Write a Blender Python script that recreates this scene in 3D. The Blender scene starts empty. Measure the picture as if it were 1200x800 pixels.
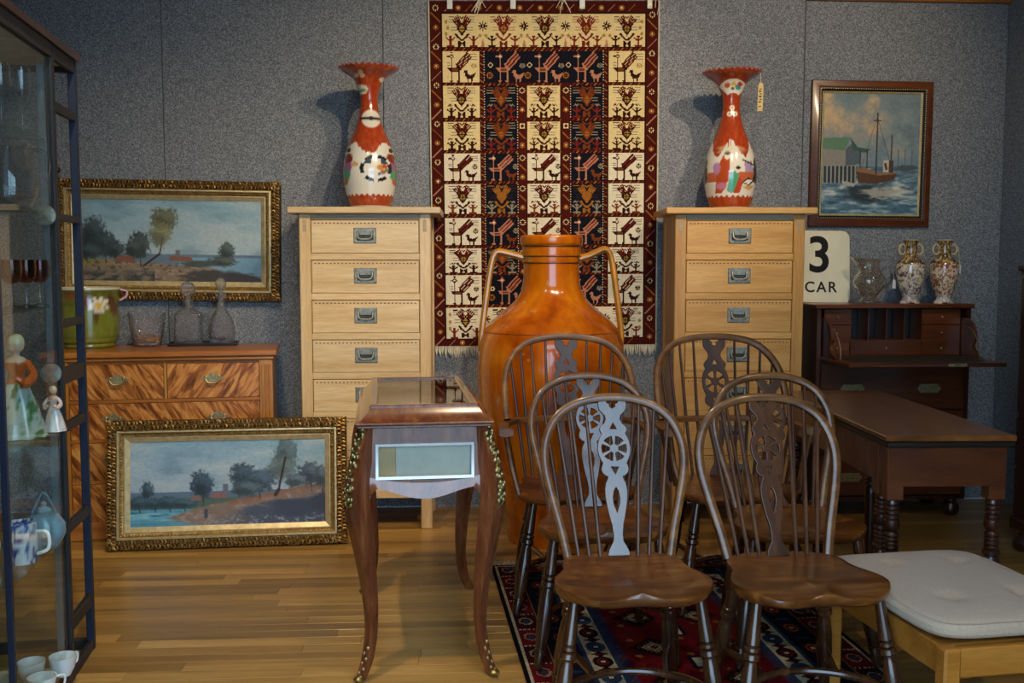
import bpy, bmesh, math, random
import numpy as np
from mathutils import Vector, Matrix
from math import sin, cos, pi, radians as R, sqrt, atan2

# ------------------------------------------------------------------ camera
C = bpy.context.scene.collection
SC = bpy.context.scene
FPX, EYE, PITCH, YAW = 1166.67, 1.29, math.atan(92 / 1166.67), R(3.5)
cam_d = bpy.data.cameras.new('camera'); cam_d.lens = 35; cam_d.sensor_width = 36
cam_d.clip_start = 0.05
cam = bpy.data.objects.new('camera', cam_d); C.objects.link(cam)
cam.location = (0, 0, EYE); cam.rotation_euler = (pi / 2 - PITCH, 0, -YAW)
SC.camera = cam
CR = Matrix.Rotation(-YAW, 3, 'Z') @ Matrix.Rotation(pi / 2 - PITCH, 3, 'X')

def ray(px, py):
    return (CR @ Vector(((px - 600) / FPX, (400 - py) / FPX, -1))).normalized()
def on_z(px, py, z):
    d = ray(px, py); t = (z - EYE) / d.z
    return Vector((0, 0, EYE)) + d * t
def on_y(px, py, Y):
    d = ray(px, py); t = Y / d.y
    return Vector((0, 0, EYE)) + d * t
def W(xc, d, z=0):
    """camera-frame ground position (right, forward) to world"""
    return Vector((xc * cos(YAW) + d * sin(YAW), -xc * sin(YAW) + d * cos(YAW), z))

# ------------------------------------------------------------------ light
vs = SC.view_settings
vs.view_transform = 'Standard'; vs.look = 'None'; vs.gamma = 1; vs.use_curve_mapping = False
vs.exposure = 0.0
world = bpy.data.worlds.new('overcast_sky'); SC.world = world
world.use_nodes = True
bg = world.node_tree.nodes['Background']
bg.inputs[0].default_value = (0.49, 0.745, 1.0, 1); bg.inputs[1].default_value = 6.0

def light(name, kind, loc, energy, col, target=None, **kw):
    l = bpy.data.lights.new(name, kind); l.energy = energy; l.color = col
    for k, v in kw.items(): setattr(l, k, v)
    o = bpy.data.objects.new(name, l); C.objects.link(o); o.location = loc
    if target is not None:
        o.rotation_euler = (Vector(target) - Vector(loc)).to_track_quat('-Z', 'Y').to_euler()
    return o
WARM = (1.0, 0.775, 0.51)
YW = 5.226           # back wall
XR, XL = 2.96, -3.7  # side walls
YF = 0.75            # shop front (open doorway, camera stands just outside it)
ZC = 3.15
# ceiling spots of the shop, aimed at the stock
for (x, y, tx, ty, tz, e, a) in [(1.05, 2.7, 0.40, 5.0, 1.60, 160, 66), (1.9, 2.9, 1.65, 5.2, 1.9, 125, 74), (0.55, 2.5, -0.5, 5.0, 1.50, 125, 62),
                                 (-0.6, 2.9, -1.6, 4.9, 0.75, 62, 66), (0.3, 2.3, 0.2, 3.9, 0.30, 50, 70), (-0.7, 2.3, -1.0, 3.8, 0.0, 125, 80), (1.6, 1.7, 1.25, 2.6, 0.4, 45, 70)]:
    light('ceiling_spot', 'SPOT', (x, y, ZC - 0.12), e, WARM, (tx, ty, tz), spot_size=R(a), spot_blend=0.9, shadow_soft_size=0.035)

# ------------------------------------------------------------------ helpers
def lin(c):
    return tuple(((v / 12.92) if v <= 0.04045 else ((v + 0.055) / 1.055) ** 2.4) for v in c)
def hexc(h):
    return lin(tuple(int(h[i:i + 2], 16) / 255 for i in (0, 2, 4)))

class MB:
    def __init__(s): s.v = []; s.f = []; s.m = []
    def add(s, vs, fs, mat=0, M=None):
        n = len(s.v)
        if M is not None: vs = [M @ Vector(v) for v in vs]
        s.v += [tuple(v) for v in vs]; s.f += [tuple(i + n for i in f) for f in fs]; s.m += [mat] * len(fs)
        return s
    def box(s, x0, x1, y0, y1, z0, z1, b=0.0, mat=0, M=None):
        if x0 > x1: x0, x1 = x1, x0
        if y0 > y1: y0, y1 = y1, y0
        if z0 > z1: z0, z1 = z1, z0
        b = min(b, (x1 - x0) * .45, (y1 - y0) * .45, (z1 - z0) * .45)
        if b <= 0:
            vs = [(x, y, z) for x in (x0, x1) for y in (y0, y1) for z in (z0, z1)]
            fs = [(0, 1, 3, 2), (4, 6, 7, 5), (0, 4, 5, 1), (2, 3, 7, 6), (0, 2, 6, 4), (1, 5, 7, 3)]
            return s.add(vs, fs, mat, M)
        vs = []; idx = {}
        X = (x0, x1); Y = (y0, y1); Z = (z0, z1)
        for i in (0, 1):
            for j in (0, 1):
                for k in (0, 1):
                    sx, sy, sz = (1 - 2 * i) * b, (1 - 2 * j) * b, (1 - 2 * k) * b
                    for a, p in enumerate(((X[i], Y[j] + sy, Z[k] + sz), (X[i] + sx, Y[j], Z[k] + sz), (X[i] + sx, Y[j] + sy, Z[k]))):
                        idx[i, j, k, a] = len(vs); vs.append(p)
        fs = []
        q = [(0, 0), (1, 0), (1, 1), (0, 1)]
        for i in (0, 1):
            fs.append([idx[i, a, b_, 0] for a, b_ in q]); fs.append([idx[a, i, b_, 1] for a, b_ in q]); fs.append([idx[a, b_, i, 2] for a, b_ in q])
        for a in (0, 1):
            for b_ in (0, 1):
                fs.append([idx[0, a, b_, 1], idx[1, a, b_, 1], idx[1, a, b_, 2], idx[0, a, b_, 2]])
                fs.append([idx[a, 0, b_, 0], idx[a, 1, b_, 0], idx[a, 1, b_, 2], idx[a, 0, b_, 2]])
                fs.append([idx[a, b_, 0, 0], idx[a, b_, 1, 0], idx[a, b_, 1, 1], idx[a, b_, 0, 1]])
        for i in (0, 1):
            for j in (0, 1):
                for k in (0, 1): fs.append([idx[i, j, k, a] for a in range(3)])
        return s.add(vs, fs, mat, M)
    def lathe(s, prof, seg=32, c=(0, 0, 0), sx=1, sy=1, mat=0, M=None, mod=None):
        vs = []; fs = []
        n = len(prof)
        for r, z in prof:
            for k in range(seg):
                a = 2 * pi * k / seg
                rr, zz = (r, z) if mod is None else mod(r, z, a)
                vs.append((c[0] + rr * cos(a) * sx, c[1] + rr * sin(a) * sy, c[2] + zz))
        for i in range(n - 1):
            for k in range(seg):
                k2 = (k + 1) % seg
                fs.append((i * seg + k, i * seg + k2, (i + 1) * seg + k2, (i + 1) * seg + k))
        if prof[0][0] > 1e-5: fs.append(tuple(range(seg))[::-1])
        if prof[-1][0] > 1e-5: fs.append(tuple((n - 1) * seg + k for k in range(seg)))
        return s.add(vs, fs, mat, M)
    def tube(s, pts, rad, seg=8, sx=1, sy=1, up=None, mat=0, M=None, closed=False, square=False):
        pts = [Vector(p) for p in pts]; n = len(pts)
        if not hasattr(rad, '__len__'): rad = [rad] * n
        vs = []; fs = []
        nrm = None
        for i in range(n):
            if closed: t = pts[(i + 1) % n] - pts[i - 1]
            else: t = pts[min(i + 1, n - 1)] - pts[max(i - 1, 0)]
            t.normalize()
            if nrm is None:
                u = Vector(up) if up is not None else (Vector((0, 0, 1)) if abs(t.z) < .9 else Vector((0, 1, 0)))
                nrm = (u - t * u.dot(t)).normalized()
            else:
                if up is not None: nrm = Vector(up)
                nrm = (nrm - t * nrm.dot(t)).normalized()
            b = t.cross(nrm)
            for k in range(seg):
                a = 2 * pi * (k + .5) / seg
                ca, sa = cos(a), sin(a)
                if square:
                    q = max(abs(ca), abs(sa)) ** .75; ca /= q; sa /= q
                vs.append(pts[i] + nrm * (ca * rad[i] * sx) + b * (sa * rad[i] * sy))
        for i in range(n if closed else n - 1):
            j = (i + 1) % n
            for k in range(seg):
                k2 = (k + 1) % seg
                fs.append((i * seg + k, i * seg + k2, j * seg + k2, j * seg + k))
        if not closed:
            fs.append(tuple(range(seg))[::-1]); fs.append(tuple((n - 1) * seg + k for k in range(seg)))
        return s.add(vs, fs, mat, M)
    def prism(s, poly, a0, a1, axis='y', mat=0, M=None):
        n = len(poly)
        def pt(p, h):
            return (p[0], h, p[1]) if axis == 'y' else ((h, p[0], p[1]) if axis == 'x' else (p[0], p[1], h))
        vs = [pt(p, a0) for p in poly] + [pt(p, a1) for p in poly]
        fs = [tuple(range(n)), tuple(range(n, 2 * n))[::-1]] + [(i, i + n, (i + 1) % n + n, (i + 1) % n) for i in range(n)]
        return s.add(vs, fs, mat, M)
    def blob(s, c, r, seg=8, rings=5, mat=0, M=None):
        prof = [(max(sin(pi * i / rings), 0) if 0 < i < rings else 0.0, -cos(pi * i / rings)) for i in range(rings + 1)]
        vs = []; fs = []
        for i, (rr, z) in enumerate(prof):
            for k in range(seg if rr > 0 else 1):
                a = 2 * pi * k / seg
                vs.append((c[0] + r[0] * rr * cos(a), c[1] + r[1] * rr * sin(a), c[2] + r[2] * z))
        o = 1
        for k in range(seg): fs.append((0, o + (k + 1) % seg, o + k))
        for i in range(1, rings - 1):
            for k in range(seg):
                k2 = (k + 1) % seg
                fs.append((o + k, o + k2, o + seg + k2, o + seg + k))
            o += seg
        e = o + seg
        for k in range(seg): fs.append((o + k, o + (k + 1) % seg, e))
        return s.add(vs, fs, mat, M)
    def frame(s, w, h, prof, y0=0.0, cx=0, cz=0, mat=0, M=None, back=True):
        """mitred moulding round a rectangle in the XZ plane, front toward -Y; prof = [(inset, forward)]"""
        vs = []; fs = []
        if back: prof = [(prof[0][0], 0)] + list(prof) + [(prof[-1][0], 0)]
        for t, f in prof:
            for sx, sz in ((-1, -1), (1, -1), (1, 1), (-1, 1)):
                vs.append((cx + sx * (w / 2 - t), y0 - f, cz + sz * (h / 2 - t)))
        n = len(prof)
        for i in range(n if back else n - 1):
            j = (i + 1) % n
            for k in range(4):
                k2 = (k + 1) % 4
                fs.append((i * 4 + k, i * 4 + k2, j * 4 + k2, j * 4 + k))
        return s.add(vs, fs, mat, M)
    def build(s, name, mat, parent=None, sharp=35, fix=True):
        me = bpy.data.meshes.new(name)
        me.from_pydata(s.v, [], s.f); 
        mats = mat if isinstance(mat, (list, tuple)) else [mat]
        for m in mats: me.materials.append(m)
        if len(mats) > 1: me.polygons.foreach_set('material_index', s.m)
        finish(me, sharp, fix)
        return link(name, me, parent)

def finish(me, sharp=35, fix=True):
    if fix:
        bm = bmesh.new(); bm.from_mesh(me); bmesh.ops.recalc_face_normals(bm, faces=bm.faces); bm.to_mesh(me); bm.free()
    me.polygons.foreach_set('use_smooth', [True] * len(me.polygons))
    me.set_sharp_from_angle(angle=R(sharp)); me.update()
def link(name, me, parent=None):
    o = bpy.data.objects.new(name, me); C.objects.link(o)
    if parent is not None: o.parent = parent
    return o
def tag(o, label, cat, group=None):
    o['label'] = label; o['category'] = cat
    if group: o['group'] = group
    return o
def thing(name, label, cat, loc=(0, 0, 0), rz=0, group=None):
    o = bpy.data.objects.new(name, None); C.objects.link(o); o.empty_display_size = .05
    o.location = loc; o.rotation_euler = (0, 0, rz)
    return tag(o, label, cat, group)
def struct(o):
    o['kind'] = 'structure'; return o
def copy_tree(o, parent=None):
    c = o.copy(); C.objects.link(c)
    if parent is not None: c.parent = parent
    for ch in list(o.children): copy_tree(ch, c)
    return c
def shape2d(loops, depth, bevel=0.0):
    """filled 2-D outline with holes, extruded; returns verts, faces in XY with Z = -depth..depth"""
    cu = bpy.data.curves.new('tmp', 'CURVE'); cu.dimensions = '2D'; cu.fill_mode = 'BOTH'
    cu.extrude = depth - bevel; cu.bevel_depth = bevel; cu.offset = -bevel
    for L in loops:
        sp = cu.splines.new('POLY'); sp.points.add(len(L) - 1); sp.use_cyclic_u = True
        for p, q in zip(sp.points, L): p.co = (q[0], q[1], 0, 1)
    return curve_mesh(cu)
def curve_mesh(cu):
    ob = bpy.data.objects.new('tmp', cu); C.objects.link(ob)
    bpy.context.view_layer.update()
    me = bpy.data.meshes.new_from_object(ob.evaluated_get(bpy.context.evaluated_depsgraph_get()))
    vs = [tuple(v.co) for v in me.vertices]; fs = [tuple(p.vertices) for p in me.polygons]
    bpy.data.meshes.remove(me); bpy.data.objects.remove(ob); bpy.data.curves.remove(cu)
    return vs, fs
def text2d(body, size, bold=0.0, depth=0.001, spacing=1.0):
    cu = bpy.data.curves.new('tmp', 'FONT'); cu.body = body; cu.size = size; cu.offset = bold; cu.extrude = depth
    cu.align_x = 'CENTER'; cu.align_y = 'CENTER'; cu.space_character = spacing
    return curve_mesh(cu)
XZ = Matrix(((1, 0, 0, 0), (0, 0, 1, 0), (0, 1, 0, 0), (0, 0, 0, 1)))  # 2-D (x,y) -> (x,.,z)

def spline(pts, n=8):
    P = [Vector(p) for p in pts]; out = []
    for i in range(len(P) - 1):
        p0, p1, p2, p3 = P[max(i - 1, 0)], P[i], P[i + 1], P[min(i + 2, len(P) - 1)]
        for k in range(n):
            t = k / n
            out.append(.5 * ((2 * p1) + (p2 - p0) * t + (2 * p0 - 5 * p1 + 4 * p2 - p3) * t * t + (3 * p1 - p0 - 3 * p2 + p3) * t ** 3))
    out.append(P[-1]); return out
def smooth_prof(prof, n=4):
    return [(max(v.x, 0), v.y) for v in spline([(r, z, 0) for r, z in prof], n)]

# colour-attribute grids (pictures, porcelain decoration, woven patterns)
def vnoise(x, y, seed=0):
    xi = np.floor(x).astype(np.int64); yi = np.floor(y).astype(np.int64)
    fx = x - xi; fy = y - yi
    fx = fx * fx * (3 - 2 * fx); fy = fy * fy * (3 - 2 * fy)
    def h(a, b):
        v = np.sin(a * 127.1 + b * 311.7 + seed * 74.7) * 43758.5453
        return v - np.floor(v)
    return (h(xi, yi) * (1 - fx) + h(xi + 1, yi) * fx) * (1 - fy) + (h(xi, yi + 1) * (1 - fx) + h(xi + 1, yi + 1) * fx) * fy
def fbm(x, y, seed=0, o=4):
    s = 0; a = .5; t = 0
    for i in range(o):
        s = s + a * vnoise(x * 2 ** i, y * 2 ** i, seed + i * 13); t += a; a *= .55
    return s / t
def setcol(me, rgb):
    at = me.color_attributes.new('paint', 'FLOAT_COLOR', 'POINT')
    a = np.ones((len(me.vertices), 4), dtype=np.float32); a[:, :3] = rgb
    at.data.foreach_set('color', a.ravel())
def gridmesh(name, pos, rgb, mat, parent, wrap=False, sharp=40):
    """pos, rgb: arrays (ny, nx, 3)"""
    ny, nx = pos.shape[:2]
    idx = np.arange(ny * nx).reshape(ny, nx)
    if wrap: idx = np.concatenate([idx, idx[:, :1]], 1)
    q = np.stack([idx[:-1, :-1], idx[:-1, 1:], idx[1:, 1:], idx[1:, :-1]], -1).reshape(-1, 4)
    me = bpy.data.meshes.new(name)
    me.from_pydata(pos.reshape(-1, 3).tolist(), [], q.tolist())
    me.materials.append(mat)
    me.polygons.foreach_set('use_smooth', [True] * len(me.polygons)); me.update()
    if rgb is not None: setcol(me, rgb.reshape(-1, 3))
    return link(name, me, parent)
def srgb(a):
    a = np.clip(a, 0, 1)
    return np.where(a <= .04045, a / 12.92, ((a + .055) / 1.055) ** 2.4)
def hx(h): return np.array([int(h[i:i + 2], 16) / 255 for i in (0, 2, 4)])
class Canvas:
    def __init__(s, X, Y, base): s.X = X; s.Y = Y; s.c = np.zeros(X.shape + (3,)) + base
    def mix(s, m, col):
        m = np.clip(m, 0, 1)[..., None]; s.c = s.c * (1 - m) + np.asarray(col) * m
    def ell(s, cx, cy, rx, ry, col, soft=.25, n=0, seed=0, a=1.0, sc=1.0):
        d = np.sqrt(((s.X - cx) / rx) ** 2 + ((s.Y - cy) / ry) ** 2)
        if n: d = d + n * (fbm(s.X / rx * 3 * sc, s.Y / ry * 3 * sc, seed) - .5) * 2
        s.mix(np.clip((1 - d) / soft + .5, 0, 1) * a, col)
    def poly(s, pts, col, soft=0.0, a=1.0):
        m = np.zeros(s.X.shape, bool); n = len(pts)
        for i in range(n):
            (x0, y0), (x1, y1) = pts[i], pts[(i + 1) % n]
            if y0 == y1: continue
            c = ((s.Y >= min(y0, y1)) & (s.Y < max(y0, y1)) & (s.X < (x1 - x0) * (s.Y - y0) / (y1 - y0) + x0))
            m ^= c
        s.mix(m * a, col)
    def line(s, x0, y0, x1, y1, w, col, a=1.0):
        dx, dy = x1 - x0, y1 - y0; L = dx * dx + dy * dy
        t = np.clip(((s.X - x0) * dx + (s.Y - y0) * dy) / L, 0, 1)
        d = np.hypot(s.X - x0 - t * dx, s.Y - y0 - t * dy)
        s.mix(np.clip((w - d) / (w * .5) + .5, 0, 1) * a, col)

# ------------------------------------------------------------------ materials
def nodes(name):
    m = bpy.data.materials.new(name); m.use_nodes = True
    nt = m.node_tree; b = nt.nodes['Principled BSDF']
    return m, nt, b
def N(nt, t, **kw):
    n = nt.nodes.new(t)
    for k, v in kw.items():
        if k.startswith('_'): setattr(n, k[1:], v)
        else: n.inputs[k.replace('_', ' ') if k.replace('_', ' ') in n.inputs else k].default_value = v
    return n
def ramp(nt, stops):
    r = nt.nodes.new('ShaderNodeValToRGB'); e = r.color_ramp.elements
    while len(e) < len(stops): e.new(.5)
    for el, (p, c) in zip(e, stops): el.position = p; el.color = tuple(c) + (1,)
    return r
def coords(nt, scale=(1, 1, 1), rot=(0, 0, 0), rand=True):
    tc = nt.nodes.new('ShaderNodeTexCoord'); mp = nt.nodes.new('ShaderNodeMapping')
    mp.inputs['Scale'].default_value = scale; mp.inputs['Rotation'].default_value = rot
    nt.links.new(tc.outputs['Object'], mp.inputs['Vector'])
    if rand:
        oi = nt.nodes.new('ShaderNodeObjectInfo'); ml = nt.nodes.new('ShaderNodeMath'); ml.operation = 'MULTIPLY'; ml.inputs[1].default_value = 17.0
        nt.links.new(oi.outputs['Random'], ml.inputs[0]); nt.links.new(ml.outputs[0], mp.inputs['Location'])
    return mp
def plain(name, col, rough=.5, metal=0, spec=.5, coat=0, vary=.12, scale=30, bump=0.0, bscale=120, sheen=0):
    """single-colour material with slight procedural mottling"""
    m, nt, b = nodes(name)
    mp = coords(nt)
    n = N(nt, 'ShaderNodeTexNoise', Scale=scale, Detail=4.0); nt.links.new(mp.outputs[0], n.inputs['Vector'])
    r = ramp(nt, [(.3, tuple(v * (1 - vary) for v in col)), (.7, tuple(min(v * (1 + vary), 1) for v in col))])
    nt.links.new(n.outputs['Fac'], r.inputs[0]); nt.links.new(r.outputs[0], b.inputs['Base Color'])
    b.inputs['Roughness'].default_value = rough; b.inputs['Metallic'].default_value = metal
    b.inputs['Specular IOR Level'].default_value = spec; b.inputs['Coat Weight'].default_value = coat; b.inputs['Coat Roughness'].default_value = .12
    b.inputs['Sheen Weight'].default_value = sheen
    if bump:
        n2 = N(nt, 'ShaderNodeTexNoise', Scale=bscale, Detail=3.0); nt.links.new(mp.outputs[0], n2.inputs['Vector'])
        bp = N(nt, 'ShaderNodeBump', Strength=bump, Distance=.004); nt.links.new(n2.outputs['Fac'], bp.inputs['Height']); nt.links.new(bp.outputs[0], b.inputs['Normal'])
    return m
def wood(name, c1, c2, c3=None, axis='x', scale=9, stretch=9, rough=.4, coat=.0, dist=1.2, bump=.05, jitter=.0, rot=None):
    m, nt, b = nodes(name)
    s = {'x': (1 / stretch, 1, 1), 'y': (1, 1 / stretch, 1), 'z': (1, 1, 1 / stretch)}[axis]
    mp = coords(nt, tuple(v * scale for v in s), rot or (0, 0, 0))
    n = N(nt, 'ShaderNodeTexNoise', Scale=1.0, Detail=6.0, Roughness=.62, Distortion=dist); nt.links.new(mp.outputs[0], n.inputs['Vector'])
    st = [(.28, c1), (.72, c2)] if c3 is None else [(.25, c1), (.5, c2), (.75, c3)]
    r = ramp(nt, st); nt.links.new(n.outputs['Fac'], r.inputs[0])
    out = r.outputs[0]
    n2 = N(nt, 'ShaderNodeTexNoise', Scale=14.0, Detail=3.0); nt.links.new(mp.outputs[0], n2.inputs['Vector'])
    mx = N(nt, 'ShaderNodeMix', _data_type='RGBA', _blend_type='MULTIPLY'); mx.inputs[0].default_value = .35
    r2 = ramp(nt, [(.35, (.55, .55, .55)), (.6, (1, 1, 1))]); nt.links.new(n2.outputs['Fac'], r2.inputs[0])
    nt.links.new(out, mx.inputs[6]); nt.links.new(r2.outputs[0], mx.inputs[7]); out = mx.outputs[2]
    if jitter:
        oi = nt.nodes.new('ShaderNodeObjectInfo'); hs = nt.nodes.new('ShaderNodeHueSaturation')
        mr = N(nt, 'ShaderNodeMapRange'); mr.inputs['To Min'].default_value = 1 - jitter; mr.inputs['To Max'].default_value = 1 + jitter
        nt.links.new(oi.outputs['Random'], mr.inputs['Value']); nt.links.new(mr.outputs[0], hs.inputs['Value']); nt.links.new(out, hs.inputs['Color']); out = hs.outputs[0]
    nt.links.new(out, b.inputs['Base Color'])
    b.inputs['Roughness'].default_value = rough; b.inputs['Coat Weight'].default_value = coat; b.inputs['Coat Roughness'].default_value = .14
    if bump:
        bp = N(nt, 'ShaderNodeBump', Strength=bump, Distance=.003); nt.links.new(n2.outputs['Fac'], bp.inputs['Height']); nt.links.new(bp.outputs[0], b.inputs['Normal'])
    return m
def painted(name, rough=.4, coat=0, spec=.5, bump=0, bscale=300):
    m, nt, b = nodes(name)
    a = nt.nodes.new('ShaderNodeVertexColor'); a.layer_name = 'paint'
    nt.links.new(a.outputs['Color'], b.inputs['Base Color'])
    b.inputs['Roughness'].default_value = rough; b.inputs['Coat Weight'].default_value = coat; b.inputs['Coat Roughness'].default_value = .06; b.inputs['Specular IOR Level'].default_value = spec
    if bump:
        mp = coords(nt); n = N(nt, 'ShaderNodeTexNoise', Scale=bscale, Detail=2.0); nt.links.new(mp.outputs[0], n.inputs['Vector'])
        bp = N(nt, 'ShaderNodeBump', Strength=bump, Distance=.002); nt.links.new(n.outputs['Fac'], bp.inputs['Height']); nt.links.new(bp.outputs[0], b.inputs['Normal'])
    return m
def pane(name, tint=(.93, .97, .96), refl=1.0):
    m = bpy.data.materials.new(name); m.use_nodes = True; nt = m.node_tree
    nt.nodes.remove(nt.nodes['Principled BSDF']); out = nt.nodes['Material Output']
    t = N(nt, 'ShaderNodeBsdfTransparent'); t.inputs[0].default_value = tint + (1,)
    g = N(nt, 'ShaderNodeBsdfGlossy', Roughness=.015); lw = N(nt, 'ShaderNodeLayerWeight'); pw = N(nt, 'ShaderNodeMath', _operation='POWER'); pw.inputs[1].default_value = 5.0
    ma = N(nt, 'ShaderNodeMath', _operation='MULTIPLY_ADD'); ma.inputs[1].default_value = .55 * refl; ma.inputs[2].default_value = .02 * refl
    nt.links.new(lw.outputs['Facing'], pw.inputs[0]); nt.links.new(pw.outputs[0], ma.inputs[0])
    mx = nt.nodes.new('ShaderNodeMixShader'); nt.links.new(ma.outputs[0], mx.inputs[0]); nt.links.new(t.outputs[0], mx.inputs[1]); nt.links.new(g.outputs[0], mx.inputs[2])
    nt.links.new(mx.outputs[0], out.inputs[0]); return m
def crystal(name, col=(1, 1, 1), rough=.02, cut=0.0, cscale=70, body=.14):
    """clear glassware: see-through, with facet-broken reflections that rise toward the rim"""
    m = bpy.data.materials.new(name); m.use_nodes = True; nt = m.node_tree
    nt.nodes.remove(nt.nodes['Principled BSDF']); out = nt.nodes['Material Output']
    t = N(nt, 'ShaderNodeBsdfTransparent'); t.inputs[0].default_value = tuple(v * .93 for v in col) + (1,)
    if cut > .5:      # heavy crystal bends what lies behind it
        rf = N(nt, 'ShaderNodeBsdfRefraction', Roughness=0.0, IOR=1.35); rf.inputs[0].default_value = (.97, .98, 1, 1); tr_ = t
        t = nt.nodes.new('ShaderNodeMixShader'); t.inputs[0].default_value = .6; nt.links.new(tr_.outputs[0], t.inputs[1]); nt.links.new(rf.outputs[0], t.inputs[2])
    g = N(nt, 'ShaderNodeBsdfGlossy', Roughness=rough + .01); lw = N(nt, 'ShaderNodeLayerWeight')
    pw = N(nt, 'ShaderNodeMath', _operation='POWER'); pw.inputs[1].default_value = 2.2
    ma = N(nt, 'ShaderNodeMath', _operation='MULTIPLY_ADD'); ma.inputs[1].default_value = .6; ma.inputs[2].default_value = body
    nt.links.new(lw.outputs['Facing'], pw.inputs[0]); nt.links.new(pw.outputs[0], ma.inputs[0])
    mx = nt.nodes.new('ShaderNodeMixShader'); nt.links.new(ma.outputs[0], mx.inputs[0]); nt.links.new(t.outputs[0], mx.inputs[1]); nt.links.new(g.outputs[0], mx.inputs[2]); nt.links.new(mx.outputs[0], out.inputs[0])
    if cut:
        mp = coords(nt, rand=False); v = N(nt, 'ShaderNodeTexVoronoi', Scale=cscale); nt.links.new(mp.outputs[0], v.inputs['Vector'])
        bp = N(nt, 'ShaderNodeBump', Strength=cut, Distance=.02); nt.links.new(v.outputs['Distance'], bp.inputs['Height'])
        nt.links.new(bp.outputs[0], g.inputs['Normal']); nt.links.new(bp.outputs[0], lw.inputs['Normal'])
        e = N(nt, 'ShaderNodeTexVoronoi', _feature='DISTANCE_TO_EDGE', Scale=cscale); nt.links.new(mp.outputs[0], e.inputs['Vector'])
        r = ramp(nt, [(.02, (cut * .22,) * 3), (.12, (0, 0, 0))]); nt.links.new(e.outputs['Distance'], r.inputs[0])
        df = N(nt, 'ShaderNodeBsdfDiffuse'); df.inputs[0].default_value = (.85, .88, .9, 1)
        m2 = nt.nodes.new('ShaderNodeMixShader'); nt.links.new(r.outputs[0], m2.inputs[0]); nt.links.new(mx.outputs[0], m2.inputs[1]); nt.links.new(df.outputs[0], m2.inputs[2]); nt.links.new(m2.outputs[0], out.inputs[0])
    return m

M_ = {}
M_['wall'] = None
def wall_mat():
    m, nt, b = nodes('grey_felt_panel')
    mp = coords(nt, rand=False)
    n = N(nt, 'ShaderNodeTexNoise', Scale=210.0, Detail=3.0, Roughness=.7); nt.links.new(mp.outputs[0], n.inputs['Vector'])
    r = ramp(nt, [(.36, lin((.315, .33, .35))), (.5, lin((.465, .486, .51))), (.66, lin((.66, .672, .685)))]); nt.links.new(n.outputs['Fac'], r.inputs[0])
    nt.links.new(r.outputs[0], b.inputs['Base Color']); b.inputs['Roughness'].default_value = .95; b.inputs['Specular IOR Level'].default_value = .1
    bp = N(nt, 'ShaderNodeBump', Strength=.35, Distance=.004); nt.links.new(n.outputs['Fac'], bp.inputs['Height']); nt.links.new(bp.outputs[0], b.inputs['Normal'])
    return m
M_['wall'] = wall_mat()
M_['plaster'] = plain('ceiling_plaster', (.5, .47, .42), .9)
M_['dark_gap'] = plain('seam_dark', (.03, .03, .035), .9)
M_['board'] = wood('oak_strip_floor', hexc('86602c'), hexc('ae8442'), hexc('c49e5c'), axis='x', scale=16, stretch=14, rough=.36, coat=.2, dist=.6, bump=.06, jitter=.30)
M_['pine'] = wood('waxed_pine', hexc('c09c68'), hexc('d6b888'), hexc('e2ca9e'), axis='x', scale=12, stretch=12, rough=.42, coat=.15, dist=.5, bump=.03, jitter=.07)
M_['pine_v'] = wood('waxed_pine_upright', hexc('bd9864'), hexc('d2b280'), hexc('dcc294'), axis='z', scale=12, stretch=12, rough=.42, coat=.15, dist=.5, bump=.03, jitter=.06)
M_['gold_pine'] = wood('golden_pine', hexc('b5813c'), hexc('cb9a55'), hexc('d8ac6a'), axis='x', scale=12, stretch=12, rough=.42, coat=.15, dist=.5, bump=.03, jitter=.07)
M_['gold_pine_v'] = wood('golden_pine_upright', hexc('b07c3a'), hexc('c79450'), hexc('d2a562'), axis='z', scale=12, stretch=12, rough=.42, coat=.15, dist=.5, bump=.03, jitter=.06)
M_['pine_rail'] = wood('weathered_rail', hexc('9c8a70'), hexc('b5a284'), axis='x', scale=12, stretch=12, rough=.5, bump=.03)
M_['inlay'] = plain('dark_inlay', hexc('5a3a1e'), .5)
M_['steel'] = plain('worn_nickel', hexc('8f9188'), .48, .7, scale=60, vary=.3)
M_['steel_dark'] = plain('nickel_recess', hexc('44453f'), .55, .6, scale=60, vary=.3)
M_['brass'] = plain('aged_brass', hexc('a2946c'), .45, .75, scale=80, vary=.35)
M_['gilt'] = plain('aged_gilt', hexc('977640'), .42, .75, scale=70, vary=.45, bump=.4, bscale=160)
M_['gilt_dark'] = plain('dark_gilt_ground', hexc('4a3414'), .6, .5, scale=70, vary=.4, bump=.4)
M_['gilt_light'] = plain('bright_gilt_slip', hexc('bfae82'), .4, .35, scale=40, vary=.2)
M_['ormolu'] = plain('ormolu', hexc('968555'), .36, .9, scale=90, vary=.45, bump=.3)
M_['elm'] = wood('elm_chair_wood', hexc('2c160a'), hexc('4c2a14'), hexc('6b4120'), axis='z', scale=14, stretch=10, rough=.30, coat=.85, dist=.8, bump=.04, jitter=.12)
M_['elm_bow'] = wood('worn_bow_wood', hexc('3c2010'), hexc('6a4220'), hexc('8d5f30'), axis='x', scale=18, stretch=3, rough=.36, coat=.35, dist=.8, bump=.04)
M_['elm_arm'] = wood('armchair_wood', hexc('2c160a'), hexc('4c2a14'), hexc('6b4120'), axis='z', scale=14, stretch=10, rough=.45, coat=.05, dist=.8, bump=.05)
M_['elm_arm_bow'] = wood('armchair_bow_wood', hexc('442412'), hexc('744822'), hexc('956634'), axis='x', scale=18, stretch=3, rough=.45, coat=.08, dist=.8, bump=.05)
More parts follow.
